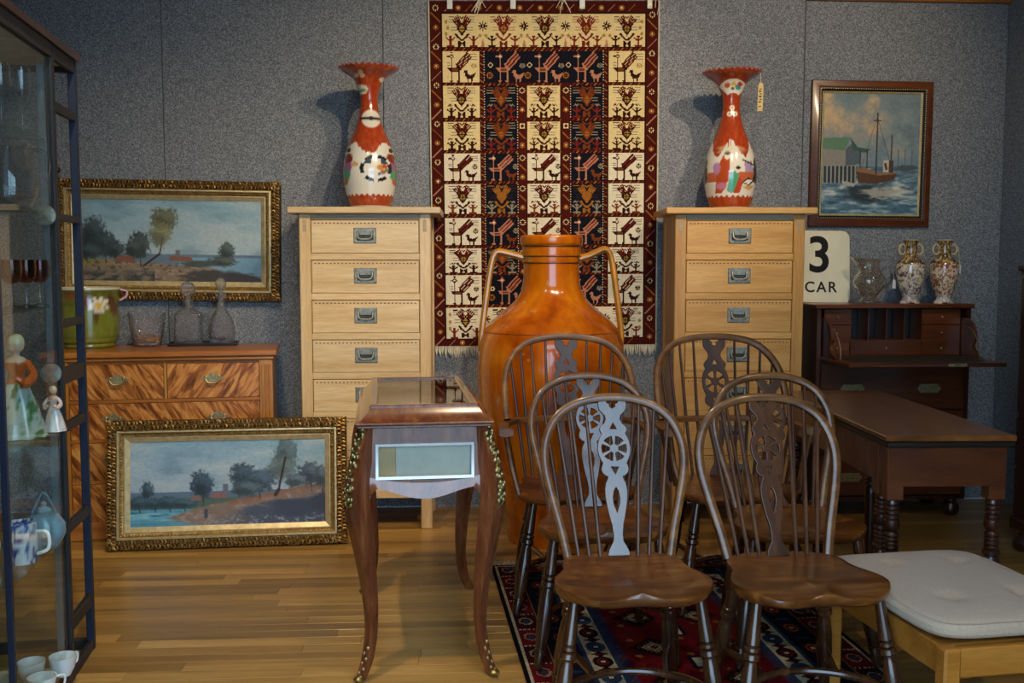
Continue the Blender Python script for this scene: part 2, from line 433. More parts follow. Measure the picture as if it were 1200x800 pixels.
M_['elm_leg'] = wood('dark_turned_wood', hexc('1e0f07'), hexc('3a1f0e'), hexc('5a3518'), axis='z', scale=14, stretch=6, rough=.26, coat=.5, dist=.8, bump=.03)
M_['elm_seat'] = wood('elm_seat_wood', hexc('331706'), hexc('643510'), hexc('9c6226'), axis='x', scale=12, stretch=5, rough=.3, coat=.4, dist=2.2, bump=.05)
M_['mahog'] = wood('mahogany', hexc('391a0c'), hexc('5b2d14'), hexc('77411f'), axis='x', scale=7, stretch=8, rough=.35, coat=.3, dist=1.2, bump=.03, jitter=.08)
M_['mahog_top'] = wood('mahogany_table_top', hexc('48240f'), hexc('704019'), hexc('8e5a2a'), axis='y', scale=6, stretch=7, rough=.3, coat=.3, dist=1.2, bump=.03)
M_['mahog_dark'] = wood('dark_mahogany', hexc('20100a'), hexc('38190c'), hexc('4a2412'), axis='z', scale=7, stretch=7, rough=.35, coat=.3, dist=1.0, bump=.03)
M_['ebony'] = wood('ebonised_edge', hexc('100b09'), hexc('221813'), axis='x', scale=7, stretch=7, rough=.4, bump=.02)
M_['king'] = wood('kingwood_veneer', hexc('431d10'), hexc('743f24'), hexc('96603a'), axis='z', scale=14, stretch=5, rough=.22, coat=.8, dist=1.6, bump=.0)
M_['beech'] = wood('light_beech', hexc('8c5014'), hexc('aa6a22'), hexc('bb7e34'), axis='x', scale=9, stretch=9, rough=.45, coat=.1, dist=.6, bump=.03)
M_['velvet'] = plain('cream_lining', hexc('c9b583'), .9, vary=.1)
M_['black'] = plain('black_lacquer', (.012, .012, .014), .35)
M_['iron'] = plain('black_iron', (.022, .023, .026), .5, .3)
M_['iron_blue'] = plain('blue_black_iron', (.016, .024, .05), .45, .3)
M_['alu'] = plain('brushed_edge_strip', hexc('8ea0aa'), .3, .8)
M_['cream_board'] = plain('cream_board', hexc('b9ad8c'), .7)
M_['glass'] = pane('thin_glass')
M_['picture_glass'] = pane('picture_glass', (.97, .98, .98), .45)
M_['glass_shelf'] = pane('glass_shelf', (.88, .95, .93))
M_['crystal'] = crystal('cut_crystal', (.93, .95, .98), .02, .7, 95)
M_['clear'] = crystal('clear_glass', (.97, .98, 1), .0, body=.06)
M_['amber_glass'] = crystal('amber_flash_glass', (1, .97, .92), .01, .2, 60, .08)
M_['red_glass'] = crystal('ruby_glass', (.72, .12, .16), .0, body=.05)
M_['picture'] = painted('oil_on_canvas', .55, 0, .3, .25, 260)
M_['porcelain'] = painted('painted_porcelain', .16, .8)
M_['weave'] = painted('woven_wool', .95, 0, .05, .6, 420)
M_['fringe'] = plain('cream_wool_fringe', hexc('c9c0a6'), .95, vary=.2)
M_['white'] = plain('white_plastic', hexc('d8dcd8'), .5)
M_['linen'] = plain('undyed_linen', hexc('b59d84'), .95, vary=.08, scale=160, bump=.5, bscale=700, sheen=.2)
M_['ink'] = plain('black_enamel', (.012, .011, .011), .3)
M_['enamel'] = plain('cream_enamel', hexc('e2dcc0'), .35, vary=.06, scale=9, coat=.2)
M_['tagcard'] = plain('buff_card', hexc('d3b67a'), .8)
M_['tagwhite'] = plain('white_card', hexc('cfd0d2'), .8)
M_['string'] = plain('white_string', hexc('cfc8b8'), .9)
M_['leather'] = plain('dark_green_leather', hexc('2b2a20'), .55)
M_['white_china'] = plain('white_china', hexc('e4e6e2'), .2, coat=.6, vary=.03)
def flame(name, sgn):
    m, nt, b = nodes(name)
    mp = coords(nt, (1, 1, 1), (0, 0, 0))
    rt = N(nt, 'ShaderNodeMapping'); rt.inputs['Rotation'].default_value = (0, R(34 * sgn), 0); nt.links.new(mp.outputs[0], rt.inputs[0])
    sq_ = N(nt, 'ShaderNodeMapping'); sq_.inputs['Scale'].default_value = (1, 1, .2); nt.links.new(rt.outputs[0], sq_.inputs[0])
    w = N(nt, 'ShaderNodeTexNoise', Scale=42.0, Detail=4.0, Roughness=.55, Distortion=.7); nt.links.new(sq_.outputs[0], w.inputs['Vector'])
    r = ramp(nt, [(.36, hexc('5f300e')), (.47, hexc('96581f')), (.54, hexc('bd7a38')), (.66, hexc('cf964f'))]); nt.links.new(w.outputs['Fac'], r.inputs[0])
    nt.links.new(r.outputs[0], b.inputs['Base Color'])
    b.inputs['Roughness'].default_value = .32; b.inputs['Coat Weight'].default_value = .3
    return m
M_['flame'] = flame('flame_satinwood', 1); M_['flame_b'] = flame('flame_satinwood_mirrored', -1)
M_['satin'] = wood('satinwood_edge', hexc('7d4516'), hexc('a9682a'), hexc('bd8440'), axis='x', scale=10, stretch=9, rough=.34, coat=.25, dist=.8, bump=.02, jitter=.06)
M_['satin_v'] = wood('satinwood_upright', hexc('7d4a18'), hexc('ad7230'), hexc('c39048'), axis='z', scale=10, stretch=9, rough=.34, coat=.25, dist=.8, bump=.02)
def jar_mat():
    m, nt, b = nodes('amber_lead_glaze')
    mp = coords(nt, rand=False)
    n = N(nt, 'ShaderNodeTexNoise', Scale=4.5, Detail=5.0, Distortion=.6); nt.links.new(mp.outputs[0], n.inputs['Vector'])
    r = ramp(nt, [(.3, hexc('8c3a00')), (.5, hexc('b85c02')), (.72, hexc('cc7a08'))]); nt.links.new(n.outputs['Fac'], r.inputs[0])
    st = N(nt, 'ShaderNodeMapping'); st.inputs['Scale'].default_value = (26, 26, 1.2); nt.links.new(mp.outputs[0], st.inputs[0])
    n3 = N(nt, 'ShaderNodeTexNoise', Scale=1.0, Detail=3.0); nt.links.new(st.outputs[0], n3.inputs['Vector'])
    r3 = ramp(nt, [(.35, (.72, .6, .5)), (.6, (1, 1, 1))]); nt.links.new(n3.outputs['Fac'], r3.inputs[0])
    mx = N(nt, 'ShaderNodeMix', _data_type='RGBA', _blend_type='MULTIPLY'); mx.inputs[0].default_value = .7
    nt.links.new(r.outputs[0], mx.inputs[6]); nt.links.new(r3.outputs[0], mx.inputs[7])
    n2 = N(nt, 'ShaderNodeTexNoise', Scale=15.0, Detail=5.0, Roughness=.7); nt.links.new(mp.outputs[0], n2.inputs['Vector'])
    r2 = ramp(nt, [(.63, (0, 0, 0)), (.66, (1, 1, 1))]); nt.links.new(n2.outputs['Fac'], r2.inputs[0])
    mx2 = N(nt, 'ShaderNodeMix', _data_type='RGBA'); nt.links.new(r2.outputs[0], mx2.inputs[0]); nt.links.new(mx.outputs[2], mx2.inputs[6]); mx2.inputs[7].default_value = hexc('a8864e') + (1,)
    nt.links.new(mx2.outputs[2], b.inputs['Base Color'])
    b.inputs['Roughness'].default_value = .2; b.inputs['Coat Weight'].default_value = .6; b.inputs['Coat Roughness'].default_value = .05
    bp = N(nt, 'ShaderNodeBump', Strength=.12, Distance=.01); nt.links.new(n.outputs['Fac'], bp.inputs['Height']); nt.links.new(bp.outputs[0], b.inputs['Normal'])
    return m
M_['jar'] = jar_mat()
M_['handle_glaze'] = plain('ochre_handle_glaze', hexc('b57a18'), .25, coat=.6, vary=.3, scale=12)
M_['groove'] = plain('dark_groove', hexc('2a1204'), .5)

# ------------------------------------------------------------------ the room
fl = MB(); fl.box(XL, XR, YF, YW, -.05, -.012)
floor = struct(fl.build('floor', plain('subfloor', (.06, .035, .018), .8)))
rnd = random.Random(4)
BW = .066
meshes = []
for L in (.55, .75, .95, 1.2):
    me_ = MB().box(0, L - .0008, 0, BW - .0008, -.012, 0, .0004)
    o = me_.build('board', M_['board'], floor); meshes.append((L, o.data)); bpy.data.objects.remove(o)
y = 2.55; count = 0; rest = MB()
row = 0
def board(x, y, L, me, visible):
    global count
    if visible and count < 300:
        b_ = link('board', me, floor); b_.location = (x, y, 0); count += 1
    else: rest.box(x, x + L - .0012, y, y + BW - .0012, -.012, 0, 0)
yy = YF
while yy < YW - .01:
    x = XL - rnd.random() * .9
    while x < XR:
        L, me = rnd.choice(meshes)
        d = yy; lo, hi = -0.46 * d - .2, 0.58 * d + .1
        if x + L > XR: 
            rest.box(x, XR, yy, min(yy + BW - .0012, YW), -.012, 0, 0); break
        vis = yy > 3.0 and x + L > lo and x < hi and not (x > .15 and x + L < 1.15 and yy < 4.2)
        if x < XL: rest.box(XL, x + L - .0012, yy, min(yy + BW - .0012, YW), -.012, 0, 0)
        elif yy + BW > YW: rest.box(x, x + L - .0012, yy, YW, -.012, 0, 0)
        else: board(x, yy, L, me, vis)
        x += L
    yy += BW
ro = rest.build('outer_boards', M_['board'], floor); ro['kind'] = 'stuff'

wb = MB(); wb.box(XL, XR + .1, YW + .02, YW + .12, -.05, ZC)
wall_back = struct(wb.build('wall_back', M_['dark_gap']))
TRZ = on_y(1060, 2.5, YW).z
seams = [on_y(p, 200, YW).x for p in (193, 450, 706, 940)]
edges = [XL, seams[0] - 1.2] + seams + [XR]
for i in range(len(edges) - 1):
    top = ZC if i < len(edges) - 2 else TRZ
    g = .0014
    MB().box(edges[i] + g, edges[i + 1] - g, YW, YW + .02, 0, top, .003).build('felt_panel', M_['wall'], wall_back)
tr = MB(); tr.box(edges[-2] + .01, XR, YW - .02, YW + .02, TRZ, TRZ + .16, .004)
struct(tr.build('trim_1', M_['satin']))
wr = MB(); wr.box(XR, XR + .1, YF, YW + .12, -.05, ZC)
wall_right = struct(wr.build('wall_right', M_['wall']))
wl = MB(); wl.box(XL - .1, XL, YF, YW + .12, -.05, ZC)
struct(wl.build('wall_left', M_['wall']))
ce = MB(); ce.box(XL - .1, XR + .1, YF - .1, YW + .12, ZC, ZC + .1)
struct(ce.build('ceiling', M_['plaster']))
# shop front: a wide open doorway, solid wall on either side and above
wf = MB()
DX0, DX1, DZ = -0.45, 1.25, 2.65
wf.box(XL - .1, DX0, YF - .1, YF, -.05, ZC); wf.box(DX1, XR + .1, YF - .1, YF, -.05, ZC); wf.box(DX0, DX1, YF - .1, YF, DZ, ZC)
struct(wf.build('wall_front', M_['plaster']))
pv = MB(); pv.box(-9, 9, -12, YF - .1, -.12, -.05)
struct(pv.build('pavement', plain('pale_paving', (.3, .3, .3), .8, scale=3)))

# ------------------------------------------------------------------ pine chests
CHW, CHD, CHH = .622, .40, 1.553
def pine_chest(loc, rz, label, PH, PV):
    t = thing('pine_chest', label, 'chest', loc, rz, 'tall pine chests of drawers')
    w, d, h = CHW / 2, CHD, CHH       # front at y=0, back at y=d
    pw = .054; zt = h - .03
    MB().box(-.36, .36, -.035, d + .01, zt, h, .004).build('top', PH, t)
    for sx in (-1, 1):
        for (y0, y1) in ((0, .055), (d - .055, d)):
            p = MB().box(sx * w, sx * (w - pw), y0, y1, .0, zt, .004).build('post', PV, t)
            if y0 == 0:
                MB().box(sx * (w - pw / 2) - .009, sx * (w - pw / 2) + .009, -.0015, .003, zt - .085, zt - .028, .0012).build('tenon_plug', M_['pine_rail'], p)
        MB().box(sx * (w - .008), sx * (w - .026), .055, d - .055, .17, zt).build('side_panel', PV, t)
    MB().box(-w + .03, w - .03, d - .03, d - .015, .17, zt).build('back_panel', PH, t)
    MB().box(-w + .03, w - .03, .03, d - .03, .165, .18).build('bottom_panel', PH, t)
    iw = w - pw
    z1 = zt - .029
    MB().box(-iw, iw, .004, .03, z1, zt, .001).build('top_rail', M_['pine_rail'], t)
    for k in range(7):
        zb = z1 - .157
        if k < 6: MB().box(-iw, iw, .003, .03, zb - .033, zb - .0015, .002).build('rail', PH, t)
        else: MB().box(-iw, iw, .003, .03, zb - .045, zb - .0015, .002).build('rail', PH, t)
        dr = MB().box(-iw + .003, iw - .003, .004, .026, zb, z1 - .003, .002).build('drawer', PH, t)
        MB().box(-iw + .012, iw - .012, .026, d - .04, zb + .01, z1 - .02).build('drawer_box', PH, dr)
        ib = MB(); x = -iw + .016
        while x < iw - .014:
            ib.box(x, x + .0085, .0033, .006, z1 - .0185, z1 - .0135); x += .0182
        ib.build('inlay_line', M_['inlay'], dr)
        zc = (zb + z1) / 2 + .004
        hp = MB(); hp.frame(.108, .074, [(0, .002), (.003, .0045), (.014, .0045), (.018, .001)], .004, 0, zc)
        pl = hp.build('handle_plate', M_['steel'], dr)
        MB().box(-.040, .040, .002, .0039, zc - .026, zc + .026).build('recess', M_['steel_dark'], pl)
        hb = MB(); hb.tube(spline([(-.034, .000, zc + .020), (-.033, -.008, zc - .004), (-.024, -.010, zc - .015), (0, -.011, zc - .017), (.024, -.010, zc - .015), (.033, -.008, zc - .004), (.034, .0, zc + .020)], 4), .0036, 6)
        hb.prism([(-.03, zc + .024), (.03, zc + .024), (.026, zc + .004), (-.026, zc + .004)], -.003, .002)
        hb.build('bail', M_['steel'], pl)
        sc = MB()
        for a in (-1, 1):
            for b_ in (-1, 1): sc.blob((a * .047, -.001, zc + b_ * .030), (.0032, .0025, .0032), 6, 4)
        sc.build('screws', M_['ormolu'], pl)['kind'] = 'stuff'
        z1 = zb - .033
    return t
pl_ = W((428.5 - 600) * 4.75 / FPX, 4.75)
chestL = pine_chest((pl_.x, pl_.y, 0), R(-1.5), 'tall pale pine chest of drawers beside the gilt-framed landscapes', M_['pine'], M_['pine_v'])
pr_ = W((858 - 600) * 4.93 / FPX, 4.86)
chestR = pine_chest((pr_.x, pr_.y - .06, 0), R(-3.5), 'tall golden pine chest of drawers beside the cream number sign', M_['gold_pine'], M_['gold_pine_v'])

# ------------------------------------------------------------------ satinwood bureau (left chest of drawers)
BH = .88
bl = W((62 - 600) * 4.55 / FPX, 4.53); br = W((318 - 600) * 4.71 / FPX, 4.71)
brz = atan2(br.y - bl.y, br.x - bl.x); bwid = (br - bl).length
bur = thing('chest_of_drawers', 'flame-figured satinwood chest of drawers holding glassware under the upper landscape', 'chest', ((bl.x + br.x) / 2, (bl.y + br.y) / 2, 0), brz)
w = bwid / 2; D = .38
MB().box(-w - .02, w + .02, -.022, D + .005, BH - .028, BH, .006).build('top', M_['satin'], bur)
MB().box(-w - .008, w + .008, -.01, D, BH - .045, BH - .028, .004).build('top_moulding', M_['satin'], bur)
cs = MB().box(-w, w, .03, D, .06, BH - .045).build('carcase', M_['satin_v'], bur)
MB().box(-w - .012, w + .012, -.012, D, .0, .085, .006).build('plinth', M_['satin'], bur)
for sx in (-1, 1):
    p = MB().box(sx * w, sx * (w - .062), 0, .03, .085, BH - .045, .002).build('corner_post', M_['satin_v'], bur)
    for k in range(3):
        x = sx * (w - .016 - k * .015)
        MB().tube([(x, -.001, .11), (x, -.001, BH - .07)], .0055, 6).build('reed', M_['satin_v'], p)
iw = w - .062
def swan_handle(par, x, z):
    h = MB(); pts = []
    for i in range(24):
        a = 2 * pi * i / 24; r = 1 + .22 * cos(4 * a) + .1 * cos(8 * a)
        pts.append((x + .044 * r * cos(a), z + .021 * r * sin(a)))
    h.prism(pts, -.0015, .003); bp = h.build('backplate', M_['brass'], par)
    h = MB(); h.tube(spline([(x - .03, -.004, z + .004), (x - .031, -.014, z - .002), (x - .02, -.018, z - .018), (x, -.018, z - .021), (x + .02, -.018, z - .018), (x + .031, -.014, z - .002), (x + .03, -.004, z + .004)], 4), .0042, 6)
    for s in (-1, 1): h.blob((x + s * .03, -.006, z + .006), (.008, .006, .008), 8, 5)
    h.build('bail_handle', M_['brass'], par)
def bdrawer(x0, x1, z0, z1, hs):
    d = MB().box(x0 + .002, x1 - .002, .002, .03, z0, z1, .002).build('drawer', M_['flame_b' if x0 > 0 else 'flame'], bur)
    for x in hs: swan_handle(d, x, (z0 + z1) / 2 + .012)
    return d
zz = BH - .058
MB().box(-iw, iw, .006, .03, zz + .0, BH - .045).build('rail', M_['satin'], bur)
bdrawer(-iw, -.006, zz - .165, zz - .002, [-iw / 2]); bdrawer(.006, iw, zz - .165, zz - .002, [iw / 2])
MB().box(-.006, .006, .003, .03, zz - .165, zz).build('divider', M_['satin_v'], bur)
zz -= .165
for hgt in (.165, .175, .185):
    MB().box(-iw, iw, .004, .03, zz - .018, zz - .001, .002).build('rail', M_['satin'], bur)
    bdrawer(-iw, iw, zz - .018 - hgt, zz - .0195, [-iw * .55, iw * .55]); zz -= .018 + hgt
BM = Matrix.Translation(bur.location) @ Matrix.Rotation(brz, 4, 'Z')

# ------------------------------------------------------------------ pictures
def gilt_ornament(mb, w, h, t0, t1, f, rng, step=.0165):
    """two rows of small C-scrolls and leaves along the outer band of a frame in the XZ plane"""
    tm = (t0 + t1) / 2; half = (t1 - t0) / 2
    for side in range(4):
        L = (w if side % 2 == 0 else h) - 2 * t0
        n = int(L / step)
        def pos(u, v, ff):
            if side == 0: return (u, -ff, -h / 2 + tm + v)
            if side == 2: return (u, -ff, h / 2 - tm - v)
            if side == 1: return (w / 2 - tm - v, -ff, u)
            return (-w / 2 + tm + v, -ff, u)
        for i in range(n):
            for rw in (-1, 1):
                s = -L / 2 + (i + (.3 if rw > 0 else .75) + rng.uniform(-.15, .15)) * L / n
                flip = 1 if rng.random() < .5 else -1
                sz = rng.uniform(.40, .62) * half; a0 = rng.uniform(-.6, .6); pts = []; rad = []
                for k in range(6):
                    a = -2.3 + a0 + k * 4.8 / 5
                    pts.append(pos(s + sz * (1 - .08 * k) * cos(a) * .8, rw * half * .46 + flip * sz * (1 - .08 * k) * sin(a), f + .002 + .003 * sin(pi * k / 5)))
                    rad.append(.0022 + .0026 * sin(pi * k / 5))
                mb.tube(pts, rad, 5)
                r_ = rng.uniform(.003, .0055); mb.blob(pos(s + rng.uniform(-.4, .4) * step, rw * half * .46 + rng.uniform(-.4, .4) * half, f + .002), (r_, r_, r_), 5, 3)
def gilt_picture(loc, rot, w, h, img, label, name='landscape_painting'):
    t = thing(name, label, 'painting', loc); t.rotation_euler = rot
    t['group'] = 'pair of gilt-framed landscapes'
    fr = MB().frame(w, h, [(0, .02), (.004, .034), (.03, .042), (.044, .034)], 0).build('frame', M_['gilt_dark'], t)
    o = MB(); gilt_ornament(o, w, h, .002, .046, .038, random.Random(7)); oo = o.build('carved_scrolls', M_['gilt'], fr); oo['kind'] = 'stuff'
    MB().frame(w - .09, h - .09, [(0, .03), (.002, .038), (.010, .040), (.013, .033)], 0).build('gilt_bead', M_['gilt_light'], t)
    MB().frame(w - .116, h - .116, [(0, .03), (.004, .032), (.012, .027), (.018, .026)], 0).build('inner_moulding', M_['gilt'], t)
    dn = MB()
    W2, H2 = w - .132, h - .132
    for side in range(4):
        L = W2 if side % 2 == 0 else H2
        n = int(L / .014)
        for i in range(n):
            s = -L / 2 + (i + .5) * L / n
            c = [(s, -.03, -H2 / 2), (W2 / 2, -.03, s), (s, -.03, H2 / 2), (-W2 / 2, -.03, s)][side]
            dn.blob(c, (.0042, .003, .0042), 6, 4)
    d = dn.build('bead_row', M_['gilt'], t); d['kind'] = 'stuff'
    MB().frame(w - .152, h - .152, [(0, .024), (.003, .025), (.024, .014)], 0).build('slip', M_['gilt_light'], t)
    cw, ch = w - .198, h - .198
    nx, ny = 260, int(260 * ch / cw)
    gx, gz = np.meshgrid(np.linspace(-cw / 2, cw / 2, nx), np.linspace(ch / 2, -ch / 2, ny))
    U, V = (gx / cw + .5), (.5 - gz / ch)
    pos = np.stack([gx, np.full_like(gx, -.010), gz], -1)
    gridmesh('canvas', pos, srgb(img(U, V)), M_['picture'], t)
    MB().box(-cw / 2 - .01, cw / 2 + .01, -.0135, -.0125, -ch / 2 - .01, ch / 2 + .01).build('glazing', M_['picture_glass'], t)
    MB().box(-w / 2 + .02, w / 2 - .02, -.008, -.002, -h / 2 + .02, h / 2 - .02).build('backing_board', M_['mahog_dark'], t)
    return t
def tree(c, x, y, rx, ry, col, seed, trunk=True, dens=1.0):
    if trunk: c.line(x, y + ry * .4, x + rx * .1, y + ry * 1.6, .006, hx('3a2f2c'))
    c.ell(x, y, rx, ry, hx(col), .3, .6, seed, .95 * dens, 1.6)
    c.ell(x + rx * .25, y - ry * .3, rx * .6, ry * .5, hx(col) * 1.4, .5, .9, seed + 3, .6 * dens, 2.0)
    c.ell(x - rx * .25, y + ry * .35, rx * .6, ry * .5, hx(col) * .65, .5, .9, seed + 5, .6 * dens, 2.0)
def sky(c, U, V, top, bot, seed):
    c.mix(np.clip(V / .6, 0, 1), hx(bot)); 
    n = fbm(U * 5, V * 6, seed, 5)
    c.mix(np.clip((n - .48) * 3.2, 0, .8), hx('b8c4c8')); c.mix(np.clip((.42 - n) * 3, 0, .5), hx(top) * .85)
def upper_img(U, V):
    c = Canvas(U * 2.2, V, hx('8fb0bd')); X, Y = c.X, c.Y
    sky(c, U, V, '86a9bb', 'a9bec6', 3)
    c.mix((V > .66 + .01 * fbm(U * 30, V * 0, 2)) * 1.0, hx('6b7f92'))
    c.mix(((V > .70) & (U > .55)) * 1.0, hx('7fa5bb'))
    g = .70 + .16 * np.clip(U - .05, 0, 1) + .02 * fbm(U * 14, V * 3, 9) + .16 * np.clip(U - .72, 0, 1) * 3
    land = np.clip((V - g) * 60, 0, 1)
    n1 = fbm(U * 30, V * 22, 11); n2 = fbm(U * 60, V * 40, 21)
    c.mix(land, hx('8d7a66')); c.mix(land * np.clip((n1 - .5) * 5, 0, 1), hx('a98f7a'))
    c.mix(land * np.clip((.3 - U) * 4, 0, 1) * np.clip((.86 - V) * 12, 0, 1), hx('94854e'))
    c.mix(land * np.clip((V - .84 + .2 * (U - .3) * 0) * 12, 0, 1) * np.clip((n1 - .35) * 5, 0, 1) * (U < .42), hx('3f4644'))
    c.mix(land * np.clip((n2 - .58) * 7, 0, .8), hx('4d4843'))
    for i, (x, y, rx, ry) in enumerate([(.05, .48, .10, .17), (.20, .42, .13, .20), (-.02, .55, .10, .16), (.33, .55, .14, .14), (.45, .62, .12, .1), (.1, .64, .22, .09)]):
        tree(c, x, y, rx, ry, '3d4a4c', i)
    tree(c, .74, .56, .12, .16, '3f4a4a', 31); tree(c, .66, .6, .1, .1, '44504e', 33)
    c.line(.80, .80, .98, .66, .012, hx('33291f')); c.line(.98, .66, 1.02, .45, .008, hx('33291f'))
    tree(c, 1.04, .24, .14, .15, '5a5a44', 41, False, .85); tree(c, .99, .42, .13, .16, '7a7350', 43, False, .7)
    c.poly([(.42, .76), (.5, .68), (.66, .7), (.7, .78)], hx('8a5a4a'))
    c.poly([(1.08, .74), (1.12, .68), (1.34, .69), (1.4, .76)], hx('8c5d50')); c.poly([(1.16, .69), (1.17, .61), (1.22, .61), (1.22, .69)], hx('6e7076'))
    tree(c, 1.78, .62, .09, .10, '4a5658', 51); tree(c, 1.72, .75, .16, .06, '4d5550', 53, False)
    c.ell(1.45, .78, .22, .04, hx('4c554f'), .5, .4, 61)
    c.ell(1.6, .96, .35, .10, hx('4a4748'), .5, .5, 63); c.ell(1.98, .97, .25, .07, hx('474349'), .5, .5, 67)
    return c.c * (1 + .14 * (fbm(U * 90, V * 60, 5) - .5))[..., None]
def lower_img(U, V):
    c = Canvas(U * 2.3, V, hx('87a9bd')); X, Y = c.X, c.Y
    sky(c, U, V, '7ba3bd', 'a4b6c4', 17)
    c.mix((V > .60) * 1.0, hx('61778e'))
    c.mix(np.clip((V - .66) * 40, 0, 1), hx('566a60'))
    water = (V > .80) * 1.0
    c.mix(water, hx('5d9cb4')); c.mix(water * np.clip((fbm(U * 6, V * 40, 8) - .5) * 5, 0, 1), hx('8fc0cc')); c.mix(water * np.clip((.45 - fbm(U * 8, V * 30, 28)) * 5, 0, 1), hx('3a7690'))
    g = .82 - .42 * np.clip(U - .25, 0, 1) ** .9 + .03 * fbm(U * 12, V * 4, 4) + .5 * np.clip(.25 - U, 0, 1) * 2
    n1 = fbm(U * 34, V * 20, 71); n2 = fbm(U * 70, V * 44, 73)
    land = np.clip((V - g) * 50, 0, 1) * np.clip((U - .12 - np.clip(V - .9, 0, 1) * 2.0) * 12, 0, 1)
    c.mix(land, hx('8a7568')); c.mix(land * np.clip((n1 - .5) * 5, 0, 1), hx('a58f86'))
    c.mix(land * np.clip((V - g - .10) * 8, 0, 1) * np.clip((U - .42) * 4, 0, 1), hx('4f5468')); c.mix(land * np.clip((n2 - .56) * 8, 0, 1) * np.clip((V - g - .08) * 8, 0, 1), hx('8d94a2'))
    c.mix(land * np.clip(.08 - (V - g), 0, 1) * 14 * (U > .5), hx('96604c'))
    for i, (x, y, rx, ry) in enumerate([(.2, .58, .07, .10), (.1, .72, .14, .07), (.28, .73, .14, .06), (.45, .72, .16, .07), (.62, .74, .15, .05)]):
        tree(c, x, y, rx, ry, '3f5560', 80 + i)
    tree(c, .84, .52, .13, .15, '3a4a58', 91)
    c.poly([(.7, .70), (.74, .64), (.8, .64), (.84, .70)], hx('8d6a66')); c.poly([(.92, .68), (.96, .62), (1.1, .62), (1.14, .68)], hx('9a625c')); c.poly([(1.08, .62), (1.08, .52), (1.14, .52), (1.14, .62)], hx('6a6f80'))
    tree(c, 1.32, .42, .14, .14, '3e4e5c', 95); tree(c, 1.5, .48, .2, .14, '455564', 97); tree(c, 1.36, .58, .18, .09, '4c5c62', 98, False)
    tree(c, 1.82, .16, .13, .17, '4c5b60', 101, False, .8); tree(c, 1.78, .34, .16, .14, '5e6a68', 103, False, .7)
    c.line(1.82, .22, 1.74, .6, .012, hx('2d2a2e')); c.line(1.74, .6, 1.70, .66, .02, hx('3a2f30'))
    tree(c, 2.12, .42, .14, .13, '4a5866', 105); tree(c, 2.26, .46, .1, .12, '4f5c68', 107); tree(c, 1.95, .50, .14, .08, '56646c', 109, False)
    c.ell(1.95, .82, .4, .10, hx('454b5e'), .5, .5, 111); c.ell(2.25, .75, .14, .08, hx('3f4656'), .5, .5, 113); c.ell(1.5, .85, .2, .06, hx('50586a'), .5, .5, 115)
    c.line(.88, .82, .88, .9, .02, hx('4a4a5a'))
    return c.c * (1 + .14 * (fbm(U * 90, V * 60, 5) - .5))[..., None]
YP = YW - .035
a = on_y(197.5, 282, YP)
k = (on_y(329, 284, YP) - on_y(65, 280, YP)).x
gilt_picture((a.x, YW - .004, a.z), (R(-.5), R(.8), 0), k, k * .545, upper_img, 'wide gilt-framed landscape hung on the grey wall above the glassware')
p0 = on_z(123, 648, 0); p1 = on_z(407, 638, 0)
rz = atan2(p1.y - p0.y, p1.x - p0.x); wl_ = (p1 - p0).length; hl = wl_ * .545; lean = R(7)
mid = (p0 + p1) / 2
up = Matrix.Rotation(rz, 3, 'Z') @ Matrix.Rotation(-lean, 3, 'X')
ctr = mid + Vector((0, 0, .0055)) + up @ Vector((0, .046, hl / 2))
gp = gilt_picture(ctr, (-lean, 0, rz), wl_, hl, lower_img, 'wide gilt-framed river landscape standing on the floor against the satinwood chest')

